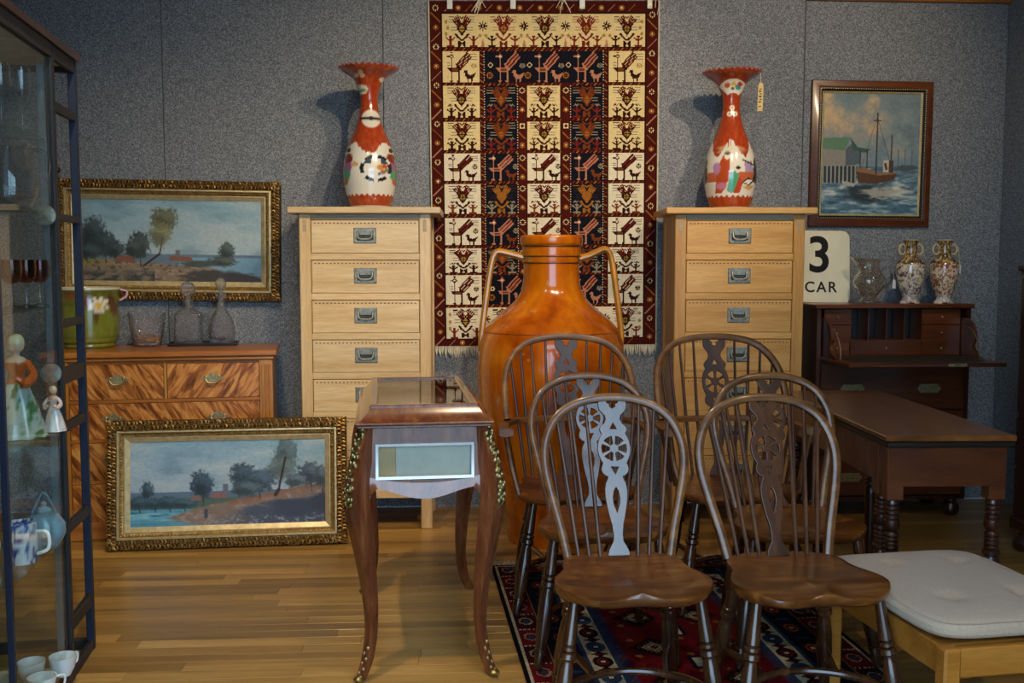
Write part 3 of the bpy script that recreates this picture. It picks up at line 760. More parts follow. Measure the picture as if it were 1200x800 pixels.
def harbour_img(U, V):
    c = Canvas(U * .84, V, hx('7f8f92')); 
    n = fbm(U * 4, V * 5, 201, 5)
    c.mix(np.clip(1 - V / .25, 0, 1) * .7, hx('6d7f86'))
    c.mix(np.clip((n - .42) * 3, 0, 1) * np.clip((V - .05) * 4, 0, 1), hx('b79e84')); c.mix(np.clip((n - .58) * 4, 0, 1), hx('cfae84')); c.mix(np.clip((.45 - n) * 4, 0, .8), hx('5f7078'))
    c.mix(np.clip((V - .42) * 5, 0, .8) * (U > .45), hx('6f8796'))
    c.mix((V > .60) * 1.0, hx('55707f'))
    w = fbm(U * 9, V * 42, 205); wt = (V > .62) * 1.0
    c.mix(wt * np.clip((w - .45) * 5, 0, 1), hx('86a3ac')); c.mix(wt * np.clip((w - .62) * 6, 0, 1), hx('c3c4bc')); c.mix(wt * np.clip((.42 - w) * 5, 0, 1), hx('35505f')); c.mix(wt * np.clip((V - .85) * 5, 0, 1) * .4, hx('2f6c88'))
    for x in (.66, .72, .78): c.line(x, .46, x, .63, .004, hx('5a6670'))
    c.ell(.74, .61, .10, .025, hx('4a565e'), .5, .3, 3)
    c.poly([(0, .46), (.22, .46), (.22, .6), (0, .6)], hx('8f8a80')); c.poly([(.2, .46), (.27, .40), (.33, .47), (.33, .58), (.2, .6)], hx('55626a'))
    c.poly([(0, .37), (.24, .36), (.19, .47), (0, .46)], hx('5f8268')); c.poly([(.24, .36), (.30, .44), (.42, .46), (.36, .49), (.26, .46)], hx('3d5a52'))
    for x in (.33, .39): c.line(x, .47, x, .62, .005, hx('38393a'))
    c.poly([(0, .60), (.30, .60), (.30, .74), (0, .74)], hx('2f3638'))
    for i in range(9): c.line(.01 + i * .035, .6, .012 + i * .035, .74, .006, hx('9aa09a'))
    c.ell(.42, .83, .20, .07, hx('2c3a40'), .5, .4, 9); c.ell(.58, .82, .2, .05, hx('d6cdbd'), .6, .7, 19, .7)
    c.poly([(.29, .62), (.36, .61), (.5, .655), (.66, .645), (.63, .71), (.48, .745), (.32, .74)], hx('5a3c2c')); c.poly([(.29, .62), (.36, .61), (.5, .655), (.66, .645), (.655, .66), (.5, .675), (.30, .645)], hx('8d6a4a'))
    c.line(.47, .16, .47, .66, .006, hx('3a2c24')); c.line(.44, .22, .50, .22, .005, hx('3a2c24')); c.line(.60, .34, .60, .65, .005, hx('40342c'))
    c.line(.47, .18, .34, .62, .002, hx('4a3c34')); c.line(.47, .2, .6, .6, .002, hx('4a3c34'))
    c.poly([(.53, .55), (.6, .55), (.6, .65), (.53, .65)], hx('c2b8aa')); c.poly([(.58, .55), (.62, .55), (.62, .65), (.58, .65)], hx('4b3a34')); c.line(.55, .58, .56, .62, .01, hx('4a3a30'))
    c.poly([(.17, .72), (.3, .745), (.28, .77), (.19, .76)], hx('a9a9a2'))
    return c.c * (1 + .16 * (fbm(U * 70, V * 70, 5) - .5))[..., None]
YP = YW - .03
tl = on_y(953.5, 93, YP); brc = on_y(1089.5, 267, YP)
wp, hp_ = .622, .772
kk = (on_y(1097, 94, YP) - on_y(953.5, 93, YP)).x; hh = on_y(953, 93, YP).z - on_y(948, 265.5, YP).z
cp = (on_y(953.5, 93, YP) + on_y(1097, 94.5, YP) + on_y(947, 265, YP) + on_y(1089.5, 266.8, YP)) / 4
t = thing('harbour_painting', 'upright harbour painting of a moored fishing boat in a brown wooden frame', 'painting', (cp.x, YW - .004, cp.z))
t.rotation_euler = (0, R(.35), 0)
MB().frame(kk, hh, [(0, .012), (.004, .018), (.012, .020), (.034, .030), (.04, .028)], 0).build('frame', M_['mahog'], t)
MB().frame(kk - .08, hh - .08, [(0, .026), (.004, .027), (.014, .020), (.018, .016)], 0).build('dark_inner_moulding', M_['ebony'], t)
bd = MB()
for s in (-1, 1):
    for i in range(58): bd.blob((s * (kk / 2 - .046), -.0265, -hh / 2 + .05 + i * (hh - .1) / 57), (.003, .003, .004), 5, 3)
    for i in range(46): bd.blob((-kk / 2 + .05 + i * (kk - .1) / 45, -.0265, s * (hh / 2 - .046)), (.004, .003, .003), 5, 3)
o = bd.build('bead_row', M_['brass'], t); o['kind'] = 'stuff'
MB().frame(kk - .116, hh - .116, [(0, .016), (.002, .017), (.010, .011)], 0).build('slip', M_['gilt_light'], t)
cw, ch = kk - .134, hh - .134
gx, gz = np.meshgrid(np.linspace(-cw / 2, cw / 2, 190), np.linspace(ch / 2, -ch / 2, 230))
gridmesh('canvas', np.stack([gx, np.full_like(gx, -.009), gz], -1), srgb(harbour_img(gx / cw + .5, .5 - gz / ch)), M_['picture'], t)
MB().box(-kk / 2 + .01, kk / 2 - .01, -.006, -.001, -hh / 2 + .01, hh / 2 - .01).build('backing_board', M_['mahog_dark'], t)

# ------------------------------------------------------------------ hanging kilim
PAL = {k: hx(v) for k, v in dict(k='2e1410', r='6a2018', o='8f5a22', g='857b68', c='d2bd8a', n='15161f', m='431612', p='a9745c', b='6e3418', w='d6cbb0', y='9a7c38', d='35201c').items()}
NX, NY = 270, 407
rug = np.zeros((NY, NX, 3)) + PAL['m']
GY, GX = np.mgrid[0:NY, 0:NX] + .5
GX = GX + 502
def R_(x0, y0, x1, y1, c): rug[(GX >= x0) & (GX < x1) & (GY >= y0) & (GY < y1)] = PAL[c]
def loc_(x0, y0, x1, y1):
    sx0, sx1 = max(int(x0 - 502), 0), min(int(x1 - 502) + 2, NX); sy0, sy1 = max(int(y0), 0), min(int(y1) + 2, NY)
    return (slice(sy0, sy1), slice(sx0, sx1))
def L_(pts, w_, c):
    for (x0, y0), (x1, y1) in zip(pts[:-1], pts[1:]):
        sl = loc_(min(x0, x1) - w_, min(y0, y1) - w_, max(x0, x1) + w_, max(y0, y1) + w_)
        X, Y = GX[sl], GY[sl]; dx, dy = x1 - x0, y1 - y0; q = max(dx * dx + dy * dy, 1e-6)
        t_ = np.clip(((X - x0) * dx + (Y - y0) * dy) / q, 0, 1)
        rug[sl][np.hypot(X - x0 - t_ * dx, Y - y0 - t_ * dy) <= w_ / 2] = PAL[c]
def D_(cx, cy, rx, ry, c, p=1):
    sl = loc_(cx - rx - 1, cy - ry - 1, cx + rx + 1, cy + ry + 1)
    rug[sl][np.abs((GX[sl] - cx) / rx) ** p + np.abs((GY[sl] - cy) / ry) ** p <= 1] = PAL[c]
def P_(pts, c):
    sl = loc_(min(x for x, y in pts), min(y for x, y in pts), max(x for x, y in pts), max(y for x, y in pts))
    X, Y = GX[sl], GY[sl]; m_ = np.zeros(X.shape, bool)
    for (x0, y0), (x1, y1) in zip(pts, pts[1:] + pts[:1]):
        if y0 != y1: m_ ^= ((Y >= min(y0, y1)) & (Y < max(y0, y1)) & (X < (x1 - x0) * (Y - y0) / (y1 - y0) + x0))
    rug[sl][m_] = PAL[c]
def star(x, y, r, c, c2):
    for k in range(8):
        if k % 2 == 0: L_([(x - r * cos(k * pi / 8), y - r * sin(k * pi / 8)), (x + r * cos(k * pi / 8), y + r * sin(k * pi / 8))], 1.5, c)
    D_(x, y, r * .6, r * .6, c); D_(x, y, 1.1, 1.1, c2)
def flower(x, y, r, c, c2):
    for k in range(8): D_(x + r * cos(k * pi / 4), y + r * sin(k * pi / 4), .85, .85, c, 2)
    D_(x, y, r * .45, r * .45, c2, 2)
def man(x, y, c, h=10):
    L_([(x - 5, y + h * .12), (x, y + h * .5), (x + 5, y + h * .12)], 1.7, c); L_([(x, y), (x, y + h)], 2.2, c); L_([(x - 1.5, y), (x + 1.5, y)], 1.4, c); L_([(x - 4, y + h - .4), (x + 4, y + h - .4)], 1.8, c)
def eagle(cx, y0, h, k='k', g='g', o='y', bg='c', men=None, curl=None, wide=18):
    f = h / 36
    def q(x, y): return (cx + x, y0 + y * f)
    for yy_ in (2, 5, 8):
        L_([q(-wide + 2, yy_), q(-9.5, yy_)], 1.1, k if yy_ == 2 else g); L_([q(9.5, yy_), q(wide - 2, yy_)], 1.1, g)
    for s_ in (-1, 1):
        for i in range(4): L_([q(s_ * (10.5 - i * 1.9), 5.8 - i * 1.6), q(s_ * (3.5 - i * .6), 14.5 - i * 2)], 1.75, k if i % 2 == 0 else ('r' if k == 'k' else k))
        L_([q(s_ * 6, 14), q(s_ * 12.5, 14)], 1.1, g); L_([q(s_ * 6, 17), q(s_ * 12.5, 17)], 1.1, g)
    P_([q(-4, 1.5), q(0, 5), q(4, 1.5), q(1.8, 1.5), q(0, 3.2), q(-1.8, 1.5)], k)
    P_([q(0, 8), q(6.3, 15.5), q(0, 24), q(-6.3, 15.5)], k); P_([q(0, 11), q(3.8, 15.7), q(0, 20.5), q(-3.8, 15.7)], o)
    L_([q(0, 11.5), q(0, 20)], .9, k); L_([q(-3.4, 15.7), q(3.4, 15.7)], .9, k)
    L_([q(-7.5, 21.5), q(-6, 24), q(0, 29), q(6, 24), q(7.5, 21.5)], 2.3, k); D_(*q(-7.2, 22), 2.2, 1.6, k); D_(*q(7.2, 22), 2.2, 1.6, k)
    P_([q(-4.5, 29.5), q(4.5, 29.5), q(4.5, 36), q(-4.5, 36)], k); P_([q(-2.2, 36), q(0, 32.5), q(2.2, 36)], bg); P_([q(-2.4, 29.5), q(0, 32), q(2.4, 29.5)], bg)
    if men: man(cx - 12, y0 + 25.5 * f, men, 10.2 * f); man(cx + 12, y0 + 25.5 * f, men, 10.2 * f)
    if curl:
        for s_ in (-1, 1): L_([q(s_ * 15.5, 22.5), q(s_ * 13.5, 20.5), q(s_ * 12.5, 23), q(s_ * 10.5, 21)], 1.1, curl)
def bird(x0, y0, h, k='k', wing='r', body='b', g='g', eye='w', small='k', flw='k', ww=38):
    f = h / 35
    def q(x, y): return (x0 + x, y0 + y * f)
    for yy_ in (3, 6, 9): L_([q(31, yy_), q(ww, yy_)], 1.0, g)
    for yy_ in (13, 16): L_([q(4, yy_), q(8, yy_)], 1.0, g)
    for i in range(5): L_([q(15.5 + i * 1.1, 14.5 + i * 1.5), q(28 + i * 1.1, .8 + i * 1.5)], 1.5, k if i % 2 == 0 else wing)
    D_(*q(9.5, 6), 3.3, 3.2, k); D_(*q(9.5, 6), 1.5, 1.5, eye); L_([q(4.8, 6), q(7, 6)], 1.6, k); L_([q(8.3, 1.6), q(10.7, 1.6)], 1.3, wing)
    L_([q(9.5, 8), q(9.5, 20)], 1.8, k)
    P_([q(4, 18.5), q(20.5, 18.5), q(18, 23), q(8, 23)], k); P_([q(10, 19.6), q(17.5, 19.6), q(16.8, 22), q(10, 22)], body); P_([q(14, 13.5), q(20, 18.6), q(15.5, 18.6)], k)
    for x in (9.5, 17.8): L_([q(x, 22), q(x, 33.4)], 1.6, k); L_([q(x - 1.6, 33.8), q(x + .8, 33.8)], 1.5, k)
    P_([q(23, 24), q(25, 21), q(27.5, 21.5), q(28, 25.5), q(31.5, 27), q(38.5, 23.8), q(35, 30), q(33.5, 31), q(27.5, 31), q(25.5, 28), q(25.5, 24.2)], small)
    for x in (28.5, 32.8): L_([q(x, 30), q(x, 34)], 1.7, small)
    flower(*q(35.5, 16.5), 2.4, flw, flw)
def guard(x0, x1, y):   # narrow slanted-leaf band
    R_(x0, y - 2.2, x1, y + 2.2, 'k')
    x = x0 + 1
    while x < x1 - 2: P_([(x, y + 1.6), (x + 3, y - 1.6), (x + 4.8, y - 1.6), (x + 2.2, y + 1.6)], 'o' if int(x / 5.2) % 2 else 'r'); x += 5.2
def vguard(x, y0, y1):
    R_(x - 2.2, y0, x + 2.2, y1, 'k'); y = y0 + 1; i = 0
    while y < y1 - 2: P_([(x - 1.7, y), (x + 1.7, y + 2.5), (x + 1.7, y + 4.2), (x - 1.7, y + 2)], 'o' if i % 2 else 'r'); y += 5; i += 1
def vborder(x, y0, y1, ph, wv=5.5):
    y = y0 + ph; i = 0
    while y < y1 - 4:
        if i % 4 == 0: flower(x, y, 2.7, 'c', 'k')
        elif i % 4 == 2: star(x, y, 2.6, 'o', 'w')
        else: L_([(x - wv, y - wv + (0 if i % 4 == 1 else 2 * wv)), (x + wv, y + wv - (0 if i % 4 == 1 else 2 * wv))], 1.2, 'o' if i % 4 == 1 else 'p')
        y += 11.2; i += 1
vborder(509.5, 2, 404, 6); vborder(764.5, 2, 404, 14)
x = 524; i = 0
while x < 752:
    for y in (8, 402):
        if i % 2: star(x, y, 2.6, 'o', 'w')
        else: L_([(x - 4, y + 4), (x + 4, y - 4)], 1.2, 'o' if i % 4 else 'p')
    x += 12; i += 1
R_(515.5, 13.5, 758, 398.5, 'k')
COLS = [(517, 560), (566, 604), (616, 655.5), (668, 706), (713, 756.5)]
ROWS = [(58, 94), (98.5, 135), (140, 173), (177.5, 209), (213.5, 248), (253.5, 285), (289.5, 318.5), (321.5, 356)]
R_(517, 15, 756.5, 53.5, 'c'); R_(517, 360, 756.5, 397, 'w')
for i in range(5):
    cx = 540 + i * 48.6
    eagle(cx, 16, 37, 'k' if i != 1 and i != 3 else 'r', 'g' if i % 2 == 0 else 'p', 'y', 'c', None, None, 17); eagle(cx, 361, 35.5, 'k', 'g', 'y', 'w', None, None, 17)
    for s_ in (-1, 1):
        man(cx + s_ * 13.5, 41, 'r' if (i + s_) % 3 else 'k', 11); man(cx + s_ * 13.5, 385, 'r' if (i + s_) % 3 else 'k', 11)
    if i < 4:
        star(cx + 24.3, 29, 5, 'k', 'c'); star(cx + 24.3, 374, 5, 'k', 'w'); D_(cx + 21, 40, 1.8, 2, 'y', 2); D_(cx + 28, 40, 1.8, 2, 'y', 2); P_([(cx + 22, 53), (cx + 24.3, 43), (cx + 26.6, 53)], 'p')
for (y, d_) in ((24, 3), (31, 5), (38, 3), (368, 3), (377, 3), (385, 3)): D_(518.5 + d_, y, 1.8, 2.2, 'y', 2); D_(755 - d_, y, 1.8, 2.2, 'y', 2)
for y in [56] + [(a_[1] + b_[0]) / 2 for a_, b_ in zip(ROWS[:-1], ROWS[1:])] + [358]: guard(517, 756.5, y)
for ri, (y0, y1) in enumerate(ROWS):
    isb = ri in (0, 3, 5, 7); span = ri in (0, 7); bgc = 'c' if ri < 3 else 'w'
    for ci, (x0, x1) in enumerate(COLS):
        if span and 0 < ci < 4: continue
        dark = ci in (1, 3)
        R_(x0, y0, x1, y1, 'n' if dark else bgc); cx = (x0 + x1) / 2
        if isb:
            if dark: bird(x0, y0, y1 - y0, 'p', 'r', 'b', 'd', 'w', 'b', 'g', 36)
            else: bird(x0 + 1, y0, y1 - y0, 'k', 'r', 'b', 'g', bgc, 'k', 'k' if ri else 'y', x1 - x0 - 4)
        elif dark: eagle(cx, y0, y1 - y0, 'b' if ri != 4 else 'o', 'd' if ri == 4 else 'g', 'o', 'n', 'r' if ri < 4 else 'g', 'g')
        else: eagle(cx, y0, y1 - y0, 'k', 'g', 'y', bgc, 'k' if ri != 4 else 'b', 'k')
    if span:
        R_(566, y0, 706, y1, 'n')
        for q_ in range(3): bird(575 + q_ * 46, y0, y1 - y0, 'p', 'r', 'b', 'n', 'w', 'p', 'g')
        for q_ in range(3): flower(573 + q_ * 46, y0 + 16, 2.2, 'c', 'n'); flower(572 + q_ * 45, y1 - 8, 3, 'o', 'b')
    else:
        for x0 in (604, 656):
            R_(x0, y0 - 3, x0 + 12, y1 + 3, 'm'); vborder(x0 + 6, y0 - 3, y1 + 6, 8, 3.5)
    for x0 in (563, 709.7):
        vguard(x0, y0 - 3, y1 + 3)
    for x0 in (565.6, 604.6, 667.4, 706.6) if not span else (565.6, 706.6):
        for yy_ in range(int(y0), int(y1), 3): R_(x0 - .7, yy_, x0 + .7, yy_ + 1.5, 'w')
def raster_mesh(name, ras, Pfun, mat, parent, jitter=.10, seed=1):
    ny, nx = ras.shape[:2]
    rng = np.random.RandomState(seed)
    col = srgb(ras * (1 + jitter * (rng.rand(ny, nx, 1) - .5)))
    xs = np.linspace(0, 1, nx + 1); ys = np.linspace(0, 1, ny + 1)
    U, V = np.meshgrid(xs, ys)
    Pn = Pfun(U, V)
    idx = np.arange((ny + 1) * (nx + 1)).reshape(ny + 1, nx + 1)
    q = np.stack([idx[:-1, :-1], idx[:-1, 1:], idx[1:, 1:], idx[1:, :-1]], -1).reshape(-1, 4)
    me = bpy.data.meshes.new(name); me.from_pydata(Pn.reshape(-1, 3).tolist(), [], q.tolist()); me.materials.append(mat)
    at = me.color_attributes.new('paint', 'FLOAT_COLOR', 'CORNER')
    a_ = np.ones((ny * nx, 4, 4), dtype=np.float32); a_[:, :, :3] = col.reshape(-1, 1, 3)
    at.data.foreach_set('color', a_.ravel()); me.update()
    return link(name, me, parent)
YK = YW - .012
kt0, kt1 = on_y(502.5, 1, YK), on_y(772, 1, YK); kb0, kb1 = on_y(509, 406.5, YK), on_y(768, 404, YK)
kil = thing('kilim_wall_hanging', 'red, navy and cream kilim with birds and eagles hung on the wall', 'rug', (kt0.x, YW, kb0.z))
def kilP(U, V):
    tl_, tr_, bl_, br_ = [np.array((p.x - kt0.x, p.z - kb0.z)) for p in (kt0, kt1, kb0, kb1)]
    top = tl_ + (tr_ - tl_) * U[..., None]; bot = bl_ + (br_ - bl_) * U[..., None]
    P2 = top * (1 - V[..., None]) + bot * V[..., None]
    y_ = -.012 - .004 * np.sin(U * 9 + V * 3) * V - .006 * V
    return np.stack([P2[..., 0], y_, P2[..., 1]], -1)
raster_mesh('weave', rug, kilP, M_['weave'], kil)
bk = MB(); bk.prism([(0.002, kt0.z - kb0.z - .004), (kt1.x - kt0.x - .002, kt0.z - kb0.z - .004), (kb1.x - kt0.x - .004, .006), (kb0.x - kt0.x + .004, .006)], -.007, -.002)
bk.build('backing', M_['fringe'], kil)
fr = MB(); rr = random.Random(3)
for i in range(150):
    u = i / 149; x = kb0.x - kt0.x + (kb1.x - kb0.x) * u; z = (kb1.z - kb0.z) * u
    dx = rr.uniform(-.01, .012); L = rr.uniform(.035, .058)
    fr.tube([(x, -.016, z + .004), (x + dx * .3, -.02 - rr.random() * .006, z - L * .5), (x + dx, -.018 - rr.random() * .008, z - L)], [.0035, .0042, .002], 4)
f = fr.build('fringe', M_['fringe'], kil); f['kind'] = 'stuff'
sel = MB(); H_ = kt0.z - kb0.z
sel.tube([(-.002, -.014, H_), (kb0.x - kt0.x - .002, -.018, 0)], .004, 6); sel.tube([(kt1.x - kt0.x + .002, -.014, H_), (kb1.x - kt0.x + .002, -.018, 0)], .004, 6)
sel.build('selvedge', M_['fringe'], kil)
ts = MB()
for (px, n, w_) in ((564, 9, 12), (660, 5, 9), (770, 4, 3)):
    ts = MB()
    for i in range(n):
        p = on_y(px + rr.uniform(-3, 3), 0, YK); q = on_y(px + rr.uniform(-w_, w_), rr.uniform(9, 20), YK)
        ts.tube([(p.x - kt0.x, -.02, p.z - kb0.z + .05), (p.x - kt0.x, -.024, p.z - kb0.z), (q.x - kt0.x, -.022, q.z - kb0.z)], .0022, 4)
    ts.build('warp_tassel', M_['fringe'], kil)['kind'] = 'stuff'
for (px, lab) in ((527, 'white plastic clip holding the kilim, next to its outer tassel'), (601, 'white plastic clip at the middle of the kilim top'), (682, 'white plastic clip on the kilim top, above the second red border strip'), (761, 'grey plastic clip gripping the kilim corner')):
    p = on_y(px, 3, YK)
    t = thing('rug_clip', lab, 'clip', (p.x, YW, p.z), 0, 'clips along the kilim top')
    MB().box(-.014, .014, -.026, -.019, -.035, .05, .002).build('jaw', M_['white'] if px != 761 else M_['steel'], t)
    MB().tube([(-.013, -.022, .045), (.013, -.022, .045)], .007, 8).build('hinge', M_['steel'], t)
    MB().box(-.012, .012, -.022, .0, .042, .052, .001).build('bracket', M_['steel'], t)

# ------------------------------------------------------------------ floor rug
RW, RL = 1.15, 2.0
rc = on_z(575, 664, 0); rrz = R(3.0)
NRX, NRY = 230, 400
RP = {k: hx(v) for k, v in dict(n='14172a', r='6a1118', d='3a0d10', c='c2b494', b='2c3f58', k='140d10', o='8f6232', p='46283f', w='cfc6b0').items()}
JJ, II = np.mgrid[0:NRY, 0:NRX]; JJ = (JJ + .5) / 2.5; II = (II + .5) / 2.5      # units of 12.5 mm
ex = np.minimum(II, 92 - II); ey = np.minimum(JJ, 160 - JJ); E = np.minimum(ex, ey); S_ = np.where(ex <= ey, JJ, II)
fr_ = np.zeros((NRY, NRX, 3)) + RP['r']
def fill(m_, c): fr_[m_] = RP[c]
XX_ = np.abs(np.abs(II - 46) - 9); MM = np.abs((JJ % 22) - 11); DD = XX_ + MM
field = E >= 28
fill(field & (DD < 7), 'd'); fill(field & (DD < 6), 'k'); fill(field & (DD < 5) & (np.floor(DD / .8) % 2 == 0), 'o'); fill(field & (DD < 3.4) & (np.floor(DD / .7) % 2 == 0), 'c'); fill(field & (DD < 1), 'r')
fill(field & (np.abs(II - 46) < 2.4) & (MM > 7), 'n'); fill(field & (np.abs(II - 46) < 1.2) & (MM > 8), 'c')
fill(field & (np.hypot((II % 7) - 3.5, (JJ % 11) - 5.5) < 1.0) & (DD > 8), 'o')
fill((E >= 26) & (E < 28), 'p'); fill((E >= 26) & (E < 28) & (np.floor(S_ + E) % 3 == 0), 'b')
fill((E >= 24.6) & (E < 26), 'b'); band_ = (E >= 18) & (E < 24.6); fill(band_, 'c')
q_ = np.hypot(((S_ % 10) - 5) / 3.6, (E - 21.3) / 2.7); alt = np.floor(S_ / 10) % 2 == 0
fill(band_ & (q_ < 1) & alt, 'k'); fill(band_ & (q_ < 1) & ~alt, 'b'); fill(band_ & (q_ < .62) & alt, 'r'); fill(band_ & (q_ < .4), 'k'); fill(band_ & (q_ < .22), 'w')
m_ = np.minimum(S_ % 10, 10 - S_ % 10); fill(band_ & (m_ < 1.0 + .6 * np.cos((E - 21.3) * 1.6)) & (np.abs(E - 21.3) < 2.2), 'k'); fill(band_ & (m_ < .5) & (np.abs(E - 21.3) < 1.6), 'r')
fill((E >= 17) & (E < 18), 'b'); nv = (E >= 9) & (E < 17); fill(nv, 'n')
q_ = np.hypot(((S_ % 15) - 7.5) / 4, (E - 13) / 2.6); fill(nv & (q_ < 1), 'd'); fill(nv & (q_ < .7), 'o'); fill(nv & (q_ < .55), 'r'); fill(nv & (q_ < .2), 'c')
fill(nv & (np.abs((S_ % 15) - 0.5) < .9) & (np.abs(E - 13) < 2), 'b')
fill((E >= 8.3) & (E < 9), 'o'); ob = (E >= 2) & (E < 8.3); fill(ob & (np.floor(S_ / 12) % 2 == 0), 'd')
fill(ob & ((S_ % 12) < .8) & (np.floor(E * 1.6) % 2 == 0), 'c'); q_ = np.hypot(((S_ % 12) - 6) / 2.8, (E - 5.1) / 2.0); fill(ob & (q_ < 1) & (q_ > .7) & (np.floor(E * 2.5 + S_ * 2.5) % 2 == 0), 'c'); fill(ob & (q_ < .45), 'b')
fill((E >= 1.3) & (E < 2), 'c'); fill(E < 1.3, 'k')
fr_ *= np.random.RandomState(9).uniform(.72, .98, (NRY, NRX, 1))
frug = thing('patterned_rug', 'dark red and navy oriental rug on the floor under the Windsor chairs', 'rug', (rc.x, rc.y, 0), rrz)
MB().box(0.002, RW - .002, -RL + .002, -.002, 0, .0045).build('rug_body', M_['weave'] if False else plain('rug_edge_wool', hexc('2a1012'), .95), frug)
def rugP(U, V): return np.stack([U * RW, -V * RL, .0066 + .0006 * np.sin(U * 7) * np.sin(V * 9)], -1)
raster_mesh('pile', fr_, rugP, M_['weave'], frug, .1)
fg = MB()
for i in range(230):
    x = RW * i / 229
    for e, s in ((0, 1), (-RL, -1)):
        L = rr.uniform(.04, .075); dx = rr.uniform(-.02, .02)
        fg.tube([(x, e - s * .004, .005), (x + dx * .4, e + s * L * .5, .004 + rr.random() * .0015), (x + dx, e + s * L, .0025)], .002, 4)
f = fg.build('fringe', M_['fringe'], frug); f['kind'] = 'stuff'

# ------------------------------------------------------------------ great amber jar
jd = 4.60
jc = W((646 - 600) * jd / FPX, jd)
jk = jd / FPX
jar = thing('storage_jar', 'huge amber-glazed earthenware jar with two long strap handles before the kilim', 'jar', (jc.x, jc.y, 0))
def jz(y): return EYE - (y - 308) * jk
prof = [(33, 297.0), (30, 284), (31.5, 278), (34.5, 276), (36.5, 278.5), (36.5, 285), (35, 288), (34.2, 290), (34.2, 299), (33.6, 301), (33.2, 307), (32.6, 309), (32.8, 322), (34, 334), (36.5, 342), (41, 349), (48, 357), (57, 364.5), (66, 372), (74, 380), (80, 389), (84, 402), (86.5, 420), (87, 445), (85, 475), (80, 505), (72, 540), (62, 575), (54, 605)]
pz = [(r * jk, jz(y)) for r, y in prof]
pz = smooth_prof(pz, 4) + [(.205, .02), (.20, 0), (0, 0)]
MB().lathe([(0, jz(305))] + pz, 72).build('body', M_['jar'], jar, 50)
for y, r in ((288.6, 35.0), (300.2, 34.1), (308, 33.1)):
    pts = [(r * jk * cos(2 * pi * k / 64), r * jk * sin(2 * pi * k / 64), jz(y)) for k in range(64)]
    MB().tube(pts, .0024, 5, closed=True).build('incised_ring', M_['groove'], jar)
pts = [(79.3 * jk * cos(2 * pi * k / 72), 79.3 * jk * sin(2 * pi * k / 72), jz(387)) for k in range(72)]
MB().tube(pts, .0022, 5, closed=True).build('shoulder_ring', plain('shoulder_line_glaze', hexc('8a3a08'), .3, coat=.5), jar)
for path in ([(616, 302), (604, 299), (592, 296), (583.5, 295), (578.5, 300), (575, 314), (571, 340), (567, 370), (564, 395), (564, 410)],
             [(678, 303), (690, 299.5), (700, 295), (708, 292), (714, 296), (718, 310), (722, 336), (726, 366), (729, 392), (728, 407)]):
    pp = [((x - 646) * jk, 0, jz(y)) for x, y in path]
    n = len(spline(pp, 5))
    MB().tube(spline(pp, 5), [.020 - .003 * min(i / n * 2, 1) for i in range(n)], 10, sx=1.15, sy=.85, up=(0, 1, 0)).build('handle', M_['handle_glaze'], jar)

# ------------------------------------------------------------------ red and white floor vases on the chests
vk = 4.93 / FPX
VP = [(82, 765), (95, 752), (108, 722), (118, 682), (127, 632), (129, 585), (123, 532), (111, 482), (91, 430), (69, 380), (53, 330), (45, 290), (42, 252), (45, 215), (57, 180), (72, 150), (94, 131), (126, 112), (143, 98)]
def flare_vase(loc, img, label, tagged):
    t = thing('flared_porcelain_vase', label, 'vase', loc, 0, 'red and white flared vases')
    s = vk / 4.21
    pr = smooth_prof([(r * s, (765 - y) * s) for r, y in VP], 9)
    zs = np.array([z for r, z in pr]); rs = np.array([r for r, z in pr]); n = 200
    # lip turned inside
    ins = [(rs[-1] - .006, zs[-1] + .004), (rs[-1] - .03, zs[-1] - .008), (.055, zs[-1] - .06), (.03, zs[-1] - .11)]
    A, Z = np.meshgrid(np.linspace(0, 2 * pi, n, endpoint=False), np.concatenate([zs, [z for r, z in ins]]))
    Rr = np.meshgrid(np.zeros(n), np.concatenate([rs, [r for r, z in ins]]))[1]
    k_ = np.clip((np.arange(len(zs) + len(ins)) - (len(zs) - 9)) / 8, 0, 1)[:, None]
    k_[len(zs) + 1:] = .3
    Rr = Rr + k_ * .0045 * np.cos(30 * A); Zz = Z + k_ * .0045 * np.cos(30 * A)
    pos = np.stack([Rr * np.sin(A), -Rr * np.cos(A), Zz], -1)
    ang = (A + pi) % (2 * pi) - pi
    # picture coordinates as in the photograph's crop: x from the axis, y downward, repeated on the back
    back = np.abs(ang) > pi / 2
    ang2 = np.where(back, np.sign(ang) * (pi - np.abs(ang)), ang)
    X = Rr / s * np.sin(ang2); Y = 765 - Z / s
    col = img(X, Y, ang)
    col[len(zs) + 1:] = srgb(hx('b9471c'))
    o = gridmesh('body', pos, col, M_['porcelain'], t, wrap=True)
    b_ = MB(); b_.lathe([(0, 0), (rs[0], 0), (rs[0] + .001, .004), (rs[0], .006), (0, .006)], 48); b_.build('foot_ring', M_['white_china'], t)
    return t
RED = '9c3618'
def vbase(X, Y, ang):
    c = Canvas(X, Y, hx(RED)); n = fbm(ang * 14, Y / 16, 3)
    c.mix(np.clip((n - .52) * 6, 0, .5), hx('b85a26')); c.mix(np.clip((fbm(ang * 30, Y / 7, 8) - .6) * 8, 0, .5), hx('8f2f12'))
    return c
